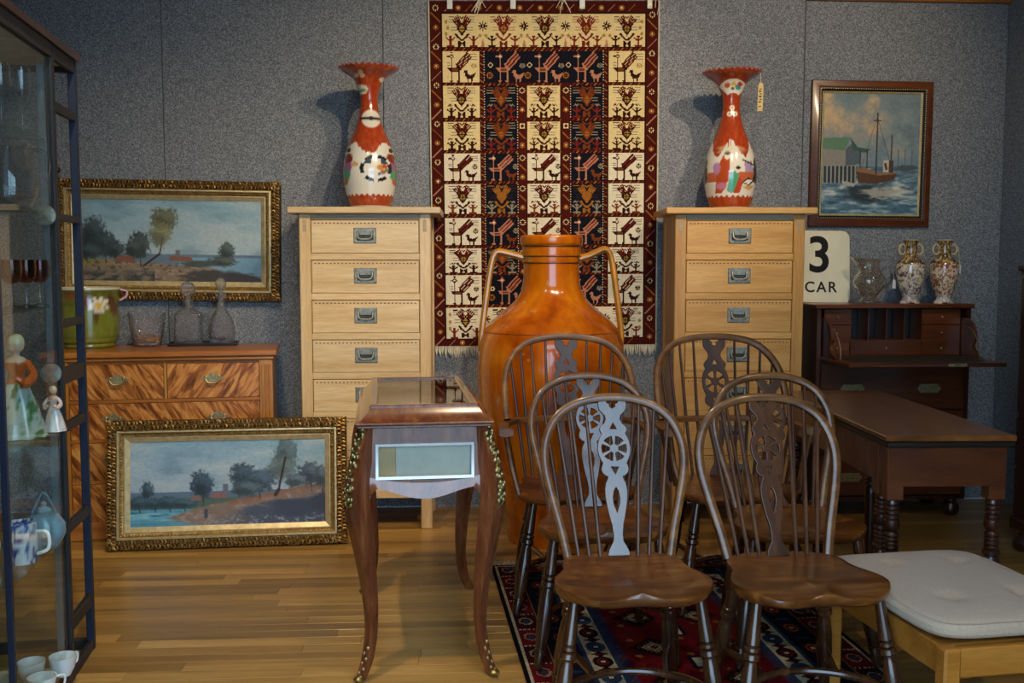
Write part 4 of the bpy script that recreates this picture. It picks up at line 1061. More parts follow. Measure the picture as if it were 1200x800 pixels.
def left_img(X, Y, ang):
    c = vbase(X, Y, ang); XX = c.X
    lim = 470 + 55 * np.cos(ang * 2.0) ** 2 - 30 * fbm(ang * 6, Y * 0, 4)
    c.mix(((Y > lim) & (Y < 703 + 4 * np.cos(ang * 26))) * 1.0, hx('dcd7c8'))
    # side scenes
    for sx in (-1, 1):
        c.ell(sx * 92, 500, 26, 30, hx('d8d2c0'), .3); c.ell(sx * 110, 570, 26, 30, hx('9a5a8a'), .3, .3, 4); c.ell(sx * 112, 610, 20, 26, hx('4f9a70'), .3, .3, 5); c.ell(sx * 100, 530, 20, 22, hx('7c2c1c'), .3, .3, 6)
        c.ell(sx * 118, 640, 14, 16, hx('b8622a'), .3); c.ell(sx * 100, 490, 10, 12, hx('241c1c'), .3); c.ell(sx * 70, 560, 16, 10, hx('c99a5a'), .4, .4, 8)
    # round medallion
    d = np.hypot((X - 28) / 76, (Y - 580) / 64)
    c.mix((d < 1) * 1.0, hx('e2ded2')); c.mix(((d < 1.0) & (d > .76) & (np.cos(np.arctan2(Y - 580, X - 28) * 6) > -.55)) * 1.0, hx('23262e'))
    c.mix(((d < .85) & (Y < 556) & (np.abs(X - 28) > 24)) * 1.0, hx('3c4a5c'))
    for i, (x, y, r, h) in enumerate([(50, 575, 16, 'c98a3a'), (70, 570, 14, 'b8502a'), (62, 596, 13, '9a6a5a'), (80, 588, 10, '6a7a5a'), (8, 600, 12, 'c6bfae'), (44, 606, 8, '5a6a8a')]): c.ell(x, y, r, r * .8, hx(h), .5, .4, i)
    c.ell(8, 340, 46, 44, hx('d8d3c2'), .12); c.line(-38, 338, 52, 338, 7, hx('3a2a20')); c.ell(8, 338, 14, 9, hx('20202a'), .3)
    c.ell(-40, 200, 36, 22, hx('d4cfba'), .2, .2, 3); c.ell(-30, 205, 14, 8, hx('7a8a5a'), .4, .4, 5)
    for x, y in ((-40, 128), (-58, 140), (-30, 142)): c.ell(x, y, 12, 9, hx('d0a98a'), .3)
    c.ell(70, 155, 22, 12, hx('d0ccb8'), .3, .3, 6)
    c.mix((Y < 104) * 1.0, hx('a5381a')); c.mix((Y > 752) * 1.0, hx('d8d3c4'))
    return srgb(c.c)
def right_img(X, Y, ang):
    c = vbase(X, Y, ang)
    lim = 455 - 40 * np.cos(ang * 5) * (fbm(ang * 5, Y * 0, 14) > .3) + 30 * fbm(ang * 9, Y * 0, 6)
    c.mix(((Y > lim) & (Y < 703 + 4 * np.cos(ang * 26))) * 1.0, hx('ddd8ca'))
    c.mix(((Y > 590) & (Y < 632) & (Y > lim)) * .9, hx('b8532c'))
    for sx in (-1, 1):
        for yy_ in (520, 560, 600): c.ell(sx * 122, yy_ + 15, 12, 24, hx('22201f'), .3)
    # two robed figures and a low table
    c.poly([(-70, 690), (-60, 560), (-30, 500), (0, 520), (-5, 600), (-20, 660), (-40, 690)], hx('b04a22')); c.ell(-64, 570, 18, 30, hx('b27fa5'), .3, .2, 3); c.ell(-40, 655, 26, 18, hx('c07a90'), .4, .3, 4)
    c.ell(-15, 512, 14, 16, hx('e6d8c2'), .2); c.ell(-14, 496, 14, 9, hx('1e1a1a'), .3)
    c.poly([(-15, 680), (0, 600), (22, 580), (42, 600), (32, 660), (10, 690)], hx('4fa07a')); c.poly([(15, 690), (45, 610), (62, 640), (45, 690)], hx('b5472a')); c.ell(36, 580, 12, 13, hx('e4d6c0'), .2); c.ell(38, 568, 12, 7, hx('1e1a1a'), .3)
    c.poly([(55, 640), (85, 615), (118, 622), (92, 652)], hx('2a2622')); c.poly([(64, 640), (87, 622), (108, 626), (90, 645)], hx('e4e0d4')); c.poly([(60, 660), (85, 650), (112, 655), (90, 676)], hx('cf9a62'))
    c.poly([(66, 545), (100, 530), (112, 585), (72, 590)], hx('a88fae')); c.line(60, 530, 112, 552, 4, hx('3a3428'))
    c.ell(-60, 470, 20, 12, hx(RED), .3, .4, 6); c.ell(70, 478, 18, 14, hx(RED), .3, .4, 7)
    c.ell(0, 480, 60, 22, hx('cfc8b0'), .6, .5, 9, .6)
    fan = (np.abs(np.arctan2(X - 8, 235 - Y)) < .78) & (np.hypot(X - 8, 235 - Y) < 98) & (np.hypot(X - 8, 235 - Y) > 36)
    c.mix(fan * 1.0, hx('ddd8c8'))
    for i, (x, y, r, h) in enumerate([(-20, 165, 14, 'b8502a'), (10, 160, 12, 'c6a04a'), (30, 175, 14, '3f8a88'), (40, 160, 12, 'a83a2a'), (5, 180, 8, '4a5a3a')]): c.ell(x, y, r, r * .8, hx(h), .5, .4, i)
    for x, y in ((4, 270), (-8, 300), (18, 300)): c.ell(x, y, 13, 13, hx('dcd8c6'), .3); c.ell(x, y, 5, 5, hx('c08a5a'), .3)
    c.mix((Y < 104) * 1.0, hx('a5381a')); c.mix((Y > 752) * 1.0, hx('d8d3c4'))
    return srgb(c.c)
def on_chest(px):
    # on the chest tops, set back from the front edge
    d = ray(px, 240); t = 4.93 / d.y
    p = Vector((0, 0, EYE)) + d * t; return (p.x, p.y, CHH)
v1 = flare_vase(on_chest(434), left_img, 'orange-red flared vase with a round white medallion, on the chest beside the landscapes', False)
pv1 = on_chest(855)
v2 = flare_vase(pv1, right_img, 'orange-red flared vase painted with robed figures and carrying a price tag', True)
for v_ in (v1, v2): v_.rotation_euler = (0, 0, -atan2(v_.location.x, v_.location.y))
tg = thing('price_tag', 'buff card price tag hanging from the rim of the figure-painted red vase', 'tag', (pv1[0] + .125, pv1[1] - .055, CHH + .645))
MB().tube(spline([(-.004, .03, .028), (.001, 0, .02), (.003, -.006, -.03)], 4), .0012, 4).build('string', M_['string'], tg)
b_ = MB(); b_.prism([(-.010, -.045), (-.004, -.03), (.011, -.032), (.016, -.05), (.013, -.165), (-.013, -.168)], -.008, -.0065); b_.build('card', M_['tagcard'], tg)
b_ = MB()
for i, (x0, x1, z) in enumerate([(-.004, .008, -.062), (-.006, .004, -.075), (-.002, .009, -.086), (-.006, .006, -.100), (-.003, .008, -.112), (-.006, .003, -.126), (-.007, .006, -.146)]):
    b_.box(x0, x1, -.0092, -.0081, z, z + (.007 if i % 2 else .004))
b_.build('ink_marks', M_['ink'], tg)

# ------------------------------------------------------------------ vitrine table
vc = W((497 - 600) * 3.02 / FPX, 3.02)
vit = thing('vitrine_table', 'kingwood vitrine table with cabriole legs, gilt mounts and glazed lid', 'table', (vc.x, vc.y, 0), R(4))
VL, HW = .80, .186      # body length / half width; front face at y=0
# frieze panels with serpentine lower edge and a glazed opening
def frieze(wd, o0, o1, z0=.60):
    hw = wd / 2
    low = [(-hw, .57), (-hw + .02, .585)]
    for i in range(17):
        t_ = -1 + i / 8; low.append((t_ * (hw - .035), .605 - .028 * cos(t_ * pi * .5) ** 2 * 1.3 + .012 * cos(t_ * pi) * 0))
    low += [(hw - .02, .585), (hw, .57)]
    return [low + [(hw, .79), (-hw, .79)], [(-o0, .632), (-o0, .735), (o0, .735), (o0, .632)]]
vs_, fs_ = shape2d(frieze(2 * HW, .148, 0), .009)
for y_, nm in ((.012, 'end_frieze'), (VL - .012, 'end_frieze')):
    MB().add(vs_, fs_, 0, Matrix.Translation((0, y_, 0)) @ XZ).build(nm, M_['king'], vit)
vs2, fs2 = shape2d(frieze(VL - .01, VL / 2 - .06, 0), .009)
RZ90 = Matrix.Rotation(pi / 2, 4, 'Z')
for sx in (-1, 1):
    MB().add(vs2, fs2, 0, Matrix.Translation((sx * (HW - .010), VL / 2, 0)) @ RZ90 @ XZ).build('side_frieze', M_['king'], vit)
    MB().box(sx * (HW - .004), sx * (HW - .007), .06, VL - .06, .63, .737).build('side_glass', M_['glass'], vit)
for y_ in (.006, VL - .006):
    g = MB(); g.box(-.150, .150, y_ - .0015, y_ + .0015, .63, .737); g.build('end_glass', M_['glass'], vit)
    g = MB(); s_ = 1 if y_ < .1 else -1
    g.frame(.306, .114, [(0, .002), (.002, .005), (.010, .003), (.012, 0)], .004 if s_ > 0 else VL - .002, 0, .6835); g.build('bevel_fillet', plain('bevel_reflection_tone', hexc('c8ccd0'), .3, .5, vary=.05), vit)  # fillet colour carries the whitish reflection along the glass bevel
MB().box(-HW + .02, HW - .02, .022, VL - .022, .612, .628, .002).build('lined_floor', M_['velvet'], vit)
MB().box(-.155, -.09, .016, .021, .629, .75).build('lining_strip', plain('tan_silk', hexc('b08850'), .5), vit); MB().box(-.089, .155, .018, .021, .629, .75).build('lining_reflection_panel', plain('pale_reflection_tone', hexc('b3a99a'), .5, vary=.06), vit)  # grey panel close behind the end glass paints in its pale outdoor reflection
def apron_lip(y0, sy, hw, name):
    vs = []; fs = []; nc, nr = 41, 7
    for j in range(nr):
        t_ = j / (nr - 1)
        for i in range(nc):
            u = -1 + 2 * i / (nc - 1)
            zb = .605 - .0364 * cos(u * pi * .5) ** 2 - .03 * max(0, abs(u) - .86) / .14
            zt = .622 + .016 * abs(u) ** 3 - .006 * cos(u * pi * .5) ** 2
            vs.append((u * hw, y0 + sy * (.001 + .013 * t_), zt + (zb - zt) * t_))
    for j in range(nr - 1):
        for i in range(nc - 1): fs.append((j * nc + i, j * nc + i + 1, (j + 1) * nc + i + 1, (j + 1) * nc + i))
    n0 = len(vs)
    vs += [(x, y0 - sy * .0, z) for (x, y_, z) in vs[(nr - 1) * nc:]]
    for i in range(nc - 1): fs.append(((nr - 1) * nc + i, (nr - 1) * nc + i + 1, n0 + i + 1, n0 + i))
    MB().add(vs, fs).build(name, M_['king'], vit)
apron_lip(.003, -1, HW - .012, 'apron_lip'); apron_lip(VL - .003, 1, HW - .012, 'apron_lip')
for sx in (-1, 1):
    for yy_, sy in ((.02, -1), (VL - .02, 1)):
        pth = [(sx * (HW - .012), yy_ , .79), (sx * (HW + .004), yy_ + sy * .012, .72), (sx * (HW + .022), yy_ + sy * .03, .62), (sx * (HW + .020), yy_ + sy * .030, .54), (sx * (HW + .004), yy_ + sy * .020, .42), (sx * (HW - .012), yy_ + sy * .006, .28), (sx * (HW - .016), yy_ + sy * .004, .16), (sx * (HW - .004), yy_ + sy * .016, .07), (sx * (HW + .018), yy_ + sy * .036, .012)]
        rd = [.023, .025, .029, .031, .026, .019, .0155, .0145, .012]
        S = spline(pth, 5); n = len(S); rads = [np.interp(i, [j * 5 for j in range(9)], rd) for i in range(n)]
        lg = MB().tube(S, rads, 12, up=(sx * .7, sy * .7, 0), square=True).build('leg', M_['king'], vit)
        # ormolu: leafy clasp down the knee and a sabot on the foot
        o = MB(); r2 = random.Random(5)
        for i in range(1, 15):
            q = S[i]; u = Vector((sx * .75, sy * .66, 0)).normalized(); e = rads[i]
            for k in range(3):
                side_ = Vector((-u.y, u.x, 0)) * r2.uniform(-.016, .016)
                c = q + u * (e * 1.06) + side_ + Vector((0, 0, r2.uniform(-.006, .006)))
                o.blob(c, (.0055, .0055, .008), 6, 4)
            o.tube([q + u * (e * 1.1) + Vector((-u.y, u.x, 0)) * .014, q + u * (e * 1.25), S[i + 1] + u * (e * 1.1) - Vector((-u.y, u.x, 0)) * .014], [.002, .0038, .002], 5)
        o.build('knee_mount', M_['ormolu'], lg)
        o = MB()
        for i in range(n - 8, n):
            q = S[i]; u = Vector((sx * .7, sy * .7, 0)).normalized()
            o.blob(q + u * (rads[i] * .8) + Vector((-u.y, u.x, 0)) * (.006 if i % 2 else -.006), (.0065, .0065, .009), 6, 4)
        q = S[-1]; o.blob((q.x + sx * .006, q.y + sy * .006, .0125), (.017, .017, .0125), 8, 5)
        o.build('sabot', M_['ormolu'], lg)
# lid: moulded edge, hollow slope, glazed frame
lw, ll = 2 * HW + .052, VL + .052; cy = VL / 2
MB().box(-lw / 2 + .006, lw / 2 - .006, cy - ll / 2 + .006, cy + ll / 2 - .006, .790, .800, .003).build('lid_moulding', M_['king'], vit)
def hip(z0, z1, w0, l0, w1, l1, name, m, p, steps=6):
    o = MB(); vs = []; fs = []
    for i in range(steps + 1):
        t_ = i / steps; q = t_ ** 1.8
        ww, lc, z = w0 + (w1 - w0) * t_, l0 + (l1 - l0) * t_, z0 + (z1 - z0) * q
        for sx, sy in ((-1, -1), (1, -1), (1, 1), (-1, 1)): vs.append((sx * ww / 2, cy + sy * lc / 2, z))
    for i in range(steps):
        for k in range(4): fs.append((i * 4 + k, i * 4 + (k + 1) % 4, i * 4 + 4 + (k + 1) % 4, i * 4 + 4 + k))
    o.add(vs, fs); return o.build(name, m, p, 25)
MB().box(-lw / 2, lw / 2, cy - ll / 2, cy + ll / 2, .800, .808, .003).build('lid_edge', M_['gilt_light'] if False else M_['king'], vit)
hip(.808, .846, lw - .006, ll - .006, .335, ll - .10, 'lid_slope', M_['king'], vit)
gf = MB(); gw, gl = .335, ll - .10
ring = [(-gw / 2, -gl / 2), (gw / 2, -gl / 2), (gw / 2, gl / 2), (-gw / 2, gl / 2)]
gf.box(-gw / 2, gw / 2, cy - gl / 2, cy - gl / 2 + .024, .842, .856, .003); gf.box(-gw / 2, gw / 2, cy + gl / 2 - .024, cy + gl / 2, .842, .856, .003)
gf.box(-gw / 2, -gw / 2 + .024, cy - gl / 2 + .024, cy + gl / 2 - .024, .842, .856, .003); gf.box(gw / 2 - .024, gw / 2, cy - gl / 2 + .024, cy + gl / 2 - .024, .842, .856, .003)
gf.build('lid_frame', M_['king'], vit)
MB().box(-gw / 2 + .024, gw / 2 - .024, cy - gl / 2 + .024, cy + gl / 2 - .024, .847, .851).build('lid_glass', M_['glass'], vit)

# ------------------------------------------------------------------ Windsor chairs
def seat_mesh(hwf, hwb, yf, yb, z, th, dish=.012):
    """shield-shaped saddled seat"""
    n = 56; rings = [0, .2, .4, .6, .78, .9, .97, 1.0]
    out = []
    for k in range(n):
        a = 2 * pi * k / n; ca, sa = cos(a), sin(a)
        p = 3.0; q = (abs(ca) ** p + abs(sa) ** p) ** (-1 / p)
        v = q * sa; u = q * ca
        y_ = (yf + yb) / 2 + (yb - yf) / 2 * v
        f = (v + 1) / 2
        hw = hwf + (hwb - hwf) * (f ** 1.3) - .026 * math.exp(-((f - .62) / .16) ** 2)
        if v < -.55: y_ -= .018 * math.exp(-((abs(u) - .5) / .28) ** 2) - .006
        out.append((u * hw, y_))
    vs = []; fs = []
    cx, cy_ = 0, (yf + yb) / 2 + .01
    for r in rings:
        for (x, y_) in out:
            X, Y = x * r, cy_ + (y_ - cy_) * r
            f = (Y - yf) / (yb - yf)
            h = -dish * (1 - r ** 3) * (1.2 if f > .3 else .9)
            pom = .015 * math.exp(-(X / .024) ** 2) * max(0, 1 - f * 2.4) * (1 if r > .2 else 1)
            edge = -.006 * max(0, (r - .9) / .1) ** 2
            fall = -.010 * max(0, .18 - f) / .18
            vs.append((X, Y, z + h + pom + edge + fall))
    m = len(rings)
    for (r, dz) in ((1.005, -.016), (.985, -th * .8), (.94, -th)):
        for (x, y_) in out: vs.append((x * r, cy_ + (y_ - cy_) * r, z + dz))
    tot = m + 3
    for i in range(tot - 1):
        for k in range(n):
            k2 = (k + 1) % n
            fs.append((i * n + k, i * n + k2, (i + 1) * n + k2, (i + 1) * n + k))
    fs.append(tuple((tot - 1) * n + k for k in range(n)))
    return MB().add(vs, fs)
def turned_leg(mb, a, b, big=1.0):
    a, b = Vector(a), Vector(b)
    T = [(0, .0135), (.14, .0155), (.25, .019), (.285, .0195), (.295, .0155), (.305, .0215), (.325, .0215), (.335, .0155), (.345, .0225), (.375, .0235), (.39, .017), (.41, .0165), (.43, .0195), (.55, .0235), (.68, .0235), (.78, .0195), (.845, .0165), (.85, .019), (.865, .019), (.872, .0155), (.93, .0165), (1, .0125)]
    mb.tube([a + (b - a) * t for t, r in T], [r * big for t, r in T], 12, up=(0, 1, 0))
def splat_loops(half):
    prof = [(45, 715), (43, 700), (40, 690), (30, 672), (21, 655), (20, 630), (24, 590), (32, 560), (40, 520), (46, 480), (47, 450), (43, 422), (33, 400), (31, 392), (42, 388), (54, 376), (58, 360), (54, 345), (50, 336), (58, 322), (66, 302), (70, 275), (66, 246), (58, 226), (50, 212), (56, 202), (58, 190), (50, 178), (38, 168), (31, 150), (34, 135), (46, 122), (57, 108), (60, 90), (58, 66)]
    notch = [(24, 66), (22, 80), (12, 84), (12, 96), (0, 104)]
    R_ = [(x, y) for x, y in prof] + notch
    L_ = [(-x, y) for x, y in R_[::-1][1:]]
    loops = [R_ + L_]
    c = (0, 275)
    for k in range(6):
        a0 = R(-90) + k * pi / 3 + .16; a1 = a0 + pi / 3 - .32
        seg = [(c[0] + 52 * cos(a0 + (a1 - a0) * i / 6), c[1] + 52 * sin(a0 + (a1 - a0) * i / 6)) for i in range(7)]
        am = (a0 + a1) / 2
        loops.append(seg + [(c[0] + 20 * cos(am + .3), c[1] + 20 * sin(am + .3)), (c[0] + 20 * cos(am - .3), c[1] + 20 * sin(am - .3))])
    loops.append([(0, 165), (14, 192), (-14, 192)]); loops.append([(0, 384), (16, 352), (-16, 352)])
    loops.append([(0, 436), (9, 452), (14, 480), (12, 505), (0, 542), (-12, 505), (-14, 480), (-9, 452)])
    return loops
SPL = splat_loops(1)
def splat_verts(s0, s1, wide):
    """splat in back-plane coords: x, s (height along plane)"""
    loops = [[(x / 60 * wide, s1 + (s0 - s1) * (y - 66) / (715 - 66)) for x, y in L] for L in SPL]
    return shape2d(loops, .0055, .0015)
def side_chair():
    t = thing('windsor_chair', '-', 'chair', group='wheelback Windsor chairs')
    Z = .44
    seat_mesh(.227, .176, -.205, .190, Z, .041).build('seat', M_['elm_seat'], t, 60)
    lean = atan2(.165, .45)
    PM = Matrix.Translation((0, .150, Z - .012)) @ Matrix.Rotation(-lean, 4, 'X') @ XZ   # (x, s, n) -> chair
    half = [(.150, 0), (.166, .08), (.186, .16), (.204, .24), (.209, .30), (.200, .355), (.172, .410), (.125, .448), (.065, .468), (0, .473)]
    path = [(-x, s, 0) for x, s in half] + [(x, s, 0) for x, s in half[::-1][1:]]
    bow = spline(path, 4); n = len(bow)
    MB().tube(bow, .0125, 10, sx=1.25, sy=1.0, up=(0, 0, 1), M=PM, square=True).build('bow', M_['elm_bow'], t)
    def bow_s(x):
        best = min(bow[n // 4: 3 * n // 4], key=lambda p: abs(p.x - x)); return best.y
    for sx in (-1, 1):
        for xb, xt in ((.055, .082), (.087, .128), (.118, .168)):
            s1 = bow_s(sx * xt)
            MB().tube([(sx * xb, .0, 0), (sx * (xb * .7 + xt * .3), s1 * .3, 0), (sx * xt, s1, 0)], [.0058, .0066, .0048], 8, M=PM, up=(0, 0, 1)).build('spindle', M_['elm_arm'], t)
    v, f = splat_verts(.004, .466, .043)
    MB().add(v, f, 0, PM).build('wheel_splat', M_['elm'], t, 30)
    for sx in (-1, 1):
        turned = MB(); turned_leg(turned, (sx * .165, -.135, Z - .03), (sx * .222, -.192, 0)); turned.build('front_leg', M_['elm_leg'], t)
        turned = MB(); turned_leg(turned, (sx * .125, .12, Z - .03), (sx * .178, .215, 0)); turned.build('back_leg', M_['elm_leg'], t)
    k = .62; fx, fy, fz = .165 + .057 * k, -.135 - .057 * k, (Z - .03) * (1 - k)
    MB().tube(spline([(-fx, fy, fz), (-.16, -.085, fz), (-.085, -.030, fz), (0, -.010, fz), (.085, -.030, fz), (.16, -.085, fz), (fx, fy, fz)], 5), .0105, 10).build('crinoline_stretcher', M_['elm_leg'], t)
    for sx in (-1, 1):
        MB().tube([(sx * .10, -.040, fz), (sx * .122, .07, fz), (sx * (.125 + .053 * k), .12 + .095 * k, fz)], [.008, .0125, .008], 8).build('stretcher_strut', M_['elm_leg'], t)
    return t
def arm_chair():
    t = thing('windsor_armchair', '-', 'chair', group='wheelback Windsor armchairs')
    Z = .44
    seat_mesh(.245, .20, -.22, .205, Z, .038).build('seat', M_['elm_seat'], t, 60)
    ZA = .655; yB = .215          # arm bow
    arm = spline([(-.266, -.14, ZA + .004), (-.271, -.04, ZA), (-.258, .08, ZA), (-.212, .17, ZA), (-.12, .212, ZA), (0, .222, ZA), (.12, .212, ZA), (.212, .17, ZA), (.258, .08, ZA), (.271, -.04, ZA), (.266, -.14, ZA + .004)], 5)
    na = len(arm)
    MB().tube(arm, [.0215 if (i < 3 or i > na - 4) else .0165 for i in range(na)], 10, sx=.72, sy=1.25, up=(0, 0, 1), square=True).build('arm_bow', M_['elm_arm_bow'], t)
    lean = atan2(.11, .53)
    PM = Matrix.Translation((0, .170, Z - .012)) @ Matrix.Rotation(-lean, 4, 'X') @ XZ
    sA = (ZA - Z + .012) / cos(lean)
    half = [(.250, sA - .01), (.255, sA + .06), (.254, sA + .13), (.243, sA + .20), (.211, sA + .262), (.160, sA + .305), (.085, sA + .326), (0, sA + .332)]
    def bend(x, s):   # the bow stands on the arm, curving forward with it at the sides
        return -(.14) * max(0, (abs(x) - .06) / .21) ** 2 * max(0, 1 - (s - sA) / .36)
    path = [(-x, s, bend(x, s)) for x, s in half] + [(x, s, bend(x, s)) for x, s in half[::-1][1:]]
    # XZ maps n -> +Y of the plane
    bow = spline(path, 4); n = len(bow)
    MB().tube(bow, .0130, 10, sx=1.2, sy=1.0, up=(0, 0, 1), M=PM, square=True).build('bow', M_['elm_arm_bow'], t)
    def bow_p(x): return min(bow[n // 5: 4 * n // 5], key=lambda p: abs(p.x - x))
    for sx in (-1, 1):
        for xb, xt in ((.066, .092), (.105, .145), (.142, .192), (.172, .232)):
            q = bow_p(sx * xt)
            xm = xb + (xt - xb) * .5
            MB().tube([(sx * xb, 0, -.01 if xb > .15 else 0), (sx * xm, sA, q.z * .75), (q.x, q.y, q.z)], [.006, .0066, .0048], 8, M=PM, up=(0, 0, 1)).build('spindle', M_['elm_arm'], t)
        for yb_, ya in ((.07, .085), (.0, .01)):
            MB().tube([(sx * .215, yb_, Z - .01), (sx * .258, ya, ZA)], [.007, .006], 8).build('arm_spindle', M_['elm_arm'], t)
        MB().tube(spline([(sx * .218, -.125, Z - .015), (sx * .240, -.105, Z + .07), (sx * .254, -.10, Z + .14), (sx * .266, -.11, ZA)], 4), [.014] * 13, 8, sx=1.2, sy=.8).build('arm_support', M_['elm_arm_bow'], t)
    v, f = splat_verts(.004, sA + .326, .047)
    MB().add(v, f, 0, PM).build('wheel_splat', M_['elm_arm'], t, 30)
    for sx in (-1, 1):
        turned = MB(); turned_leg(turned, (sx * .165, -.15, Z - .03), (sx * .235, -.21, 0), 1.05); turned.build('front_leg', M_['elm_leg'], t)
        turned = MB(); turned_leg(turned, (sx * .14, .13, Z - .03), (sx * .20, .225, 0), 1.05); turned.build('back_leg', M_['elm_leg'], t)
    k = .62; fx, fy, fz = .165 + .07 * k, -.15 - .06 * k, (Z - .03) * (1 - k)
    MB().tube(spline([(-fx, fy, fz), (-.17, -.095, fz), (-.09, -.035, fz), (0, -.015, fz), (.09, -.035, fz), (.17, -.095, fz), (fx, fy, fz)], 5), .0110, 10).build('crinoline_stretcher', M_['elm_leg'], t)
    for sx in (-1, 1):
        MB().tube([(sx * .11, -.045, fz), (sx * .14, .07, fz), (sx * (.14 + .06 * k), .13 + .095 * k, fz)], [.008, .0125, .008], 8).build('stretcher_strut', M_['elm_leg'], t)
    return t
def put(ch, xc, d, rz, label, off):
    p = W(xc, d); rz = R(rz)
    ch.location = (p.x + sin(rz) * off, p.y - cos(rz) * off, .0115); ch.rotation_euler = (0, 0, rz); ch['label'] = label
sc0 = side_chair()
put(sc0, .311, 2.83, 0, 'dark wheelback chair beside the vitrine table, its whole wheel splat shining pale blue', .15)
for xc, d, rz, lb in ((.772, 2.83, 2.5, 'dark wheelback chair next to the cushioned bench, its seat overlapping the cushion'),
                      (.283, 3.41, 0, 'dark wheelback chair tucked between a blue-shining side chair and the armchair before the jar'),
                      (.930, 3.41, -2, 'dark wheelback chair beside the mahogany table, behind the one by the bench')):
    put(copy_tree(sc0), xc, d, rz, lb, .15)
ac0 = arm_chair()
put(ac0, .226, 3.93, 0, 'wheelback Windsor armchair standing right before the amber jar', .17)
put(copy_tree(ac0), .828, 3.93, 0, 'wheelback Windsor armchair standing before the golden pine chest', .17)

# ------------------------------------------------------------------ bench and cushion
bp = W(.945, 2.96); bz = R(6.5)
ben = thing('bench', 'light wooden bench with square legs under the linen cushion', 'bench', (bp.x, bp.y, .0075), bz)
bw_, bl_ = .49, .62     # x to the right, y toward the camera (negative)
for x0 in (0, bw_ - .045):
    for y0 in (-.045, -bl_):
        MB().box(x0, x0 + .045, y0, y0 + .045, 0 if x0 == 0 else -.0075, .345, .006).build('leg', M_['beech'], ben)
MB().box(.045, bw_ - .045, -.034, -.012, .265, .34, .004).build('rail', M_['beech'], ben); MB().box(.045, bw_ - .045, -bl_ + .012, -bl_ + .034, .265, .34, .004).build('rail', M_['beech'], ben)
MB().box(.012, .034, -bl_ + .045, -.045, .265, .34, .004).build('rail', M_['beech'], ben); MB().box(bw_ - .034, bw_ - .012, -bl_ + .045, -.045, .265, .34, .004).build('rail', M_['beech'], ben)
for i in range(6): MB().box(.034, bw_ - .034, -bl_ + .06 + i * .075, -bl_ + .10 + i * .075, .315, .335, .003).build('slat', M_['beech'], ben)
BENM = Matrix.Translation((bp.x, bp.y, .0075)) @ Matrix.Rotation(bz, 4, 'Z')
cl = BENM @ Vector((bw_ / 2, -bl_ / 2 + .025, .3455))
cush = thing('seat_cushion', 'buttoned undyed linen cushion lying on the light wooden bench', 'cushion', cl, bz)
n = 60; a1 = np.linspace(-1, 1, n); U, V = np.meshgrid(a1, a1)
cwx, cwy = .238, .300
p = 7.0; rr_ = (np.abs(U) ** p + np.abs(V) ** p) ** (1 / p); mx_ = np.maximum(np.abs(U), np.abs(V)); f_ = np.where(rr_ > 1e-6, mx_ / np.maximum(rr_, 1e-6), 1)
X, Y = U * f_ * cwx, V * f_ * cwy
th = .050 * (1 - mx_ ** 6) ** .5 * .5 + .004
puff = .008 * (1 - U ** 2) * (1 - V ** 2)
btn = np.zeros_like(U)
for bx in (-.45, .45):
    for by in (-.5, .5): btn += np.exp(-(((U - bx) * cwx / .03) ** 2 + ((V - by) * cwy / .03) ** 2))
wr = .003 * (fbm(U * 3, V * 3, 4) - .5)
top = .034 + th + puff - .018 * btn + wr; bot = .034 - th * 1.0 + .0
bot = np.maximum(bot - (.034 - th).min(), 0) 
gridmesh('cover_top', np.stack([X, Y, top - .002], -1), None, M_['linen'], cush)
gridmesh('cover_underside', np.stack([X, Y, bot], -1), None, M_['linen'], cush)
e = MB(); ring = []
for k in range(n): ring.append((X[0, k], Y[0, k]))
for k in range(1, n): ring.append((X[k, -1], Y[k, -1]))
for k in range(n - 2, -1, -1): ring.append((X[-1, k], Y[-1, k]))
for k in range(n - 2, 0, -1): ring.append((X[k, 0], Y[k, 0]))
e.tube([(x * .995, y_ * .995, .028) for x, y_ in ring], .015, 8, sx=1.2, closed=True); e.build('edge_roll', M_['linen'], cush)
for bx in (-.45, .45):
    for by in (-.5, .5): MB().blob((bx * cwx, by * cwy, .046), (.008, .008, .004), 8, 5).build('button', M_['linen'], cush)

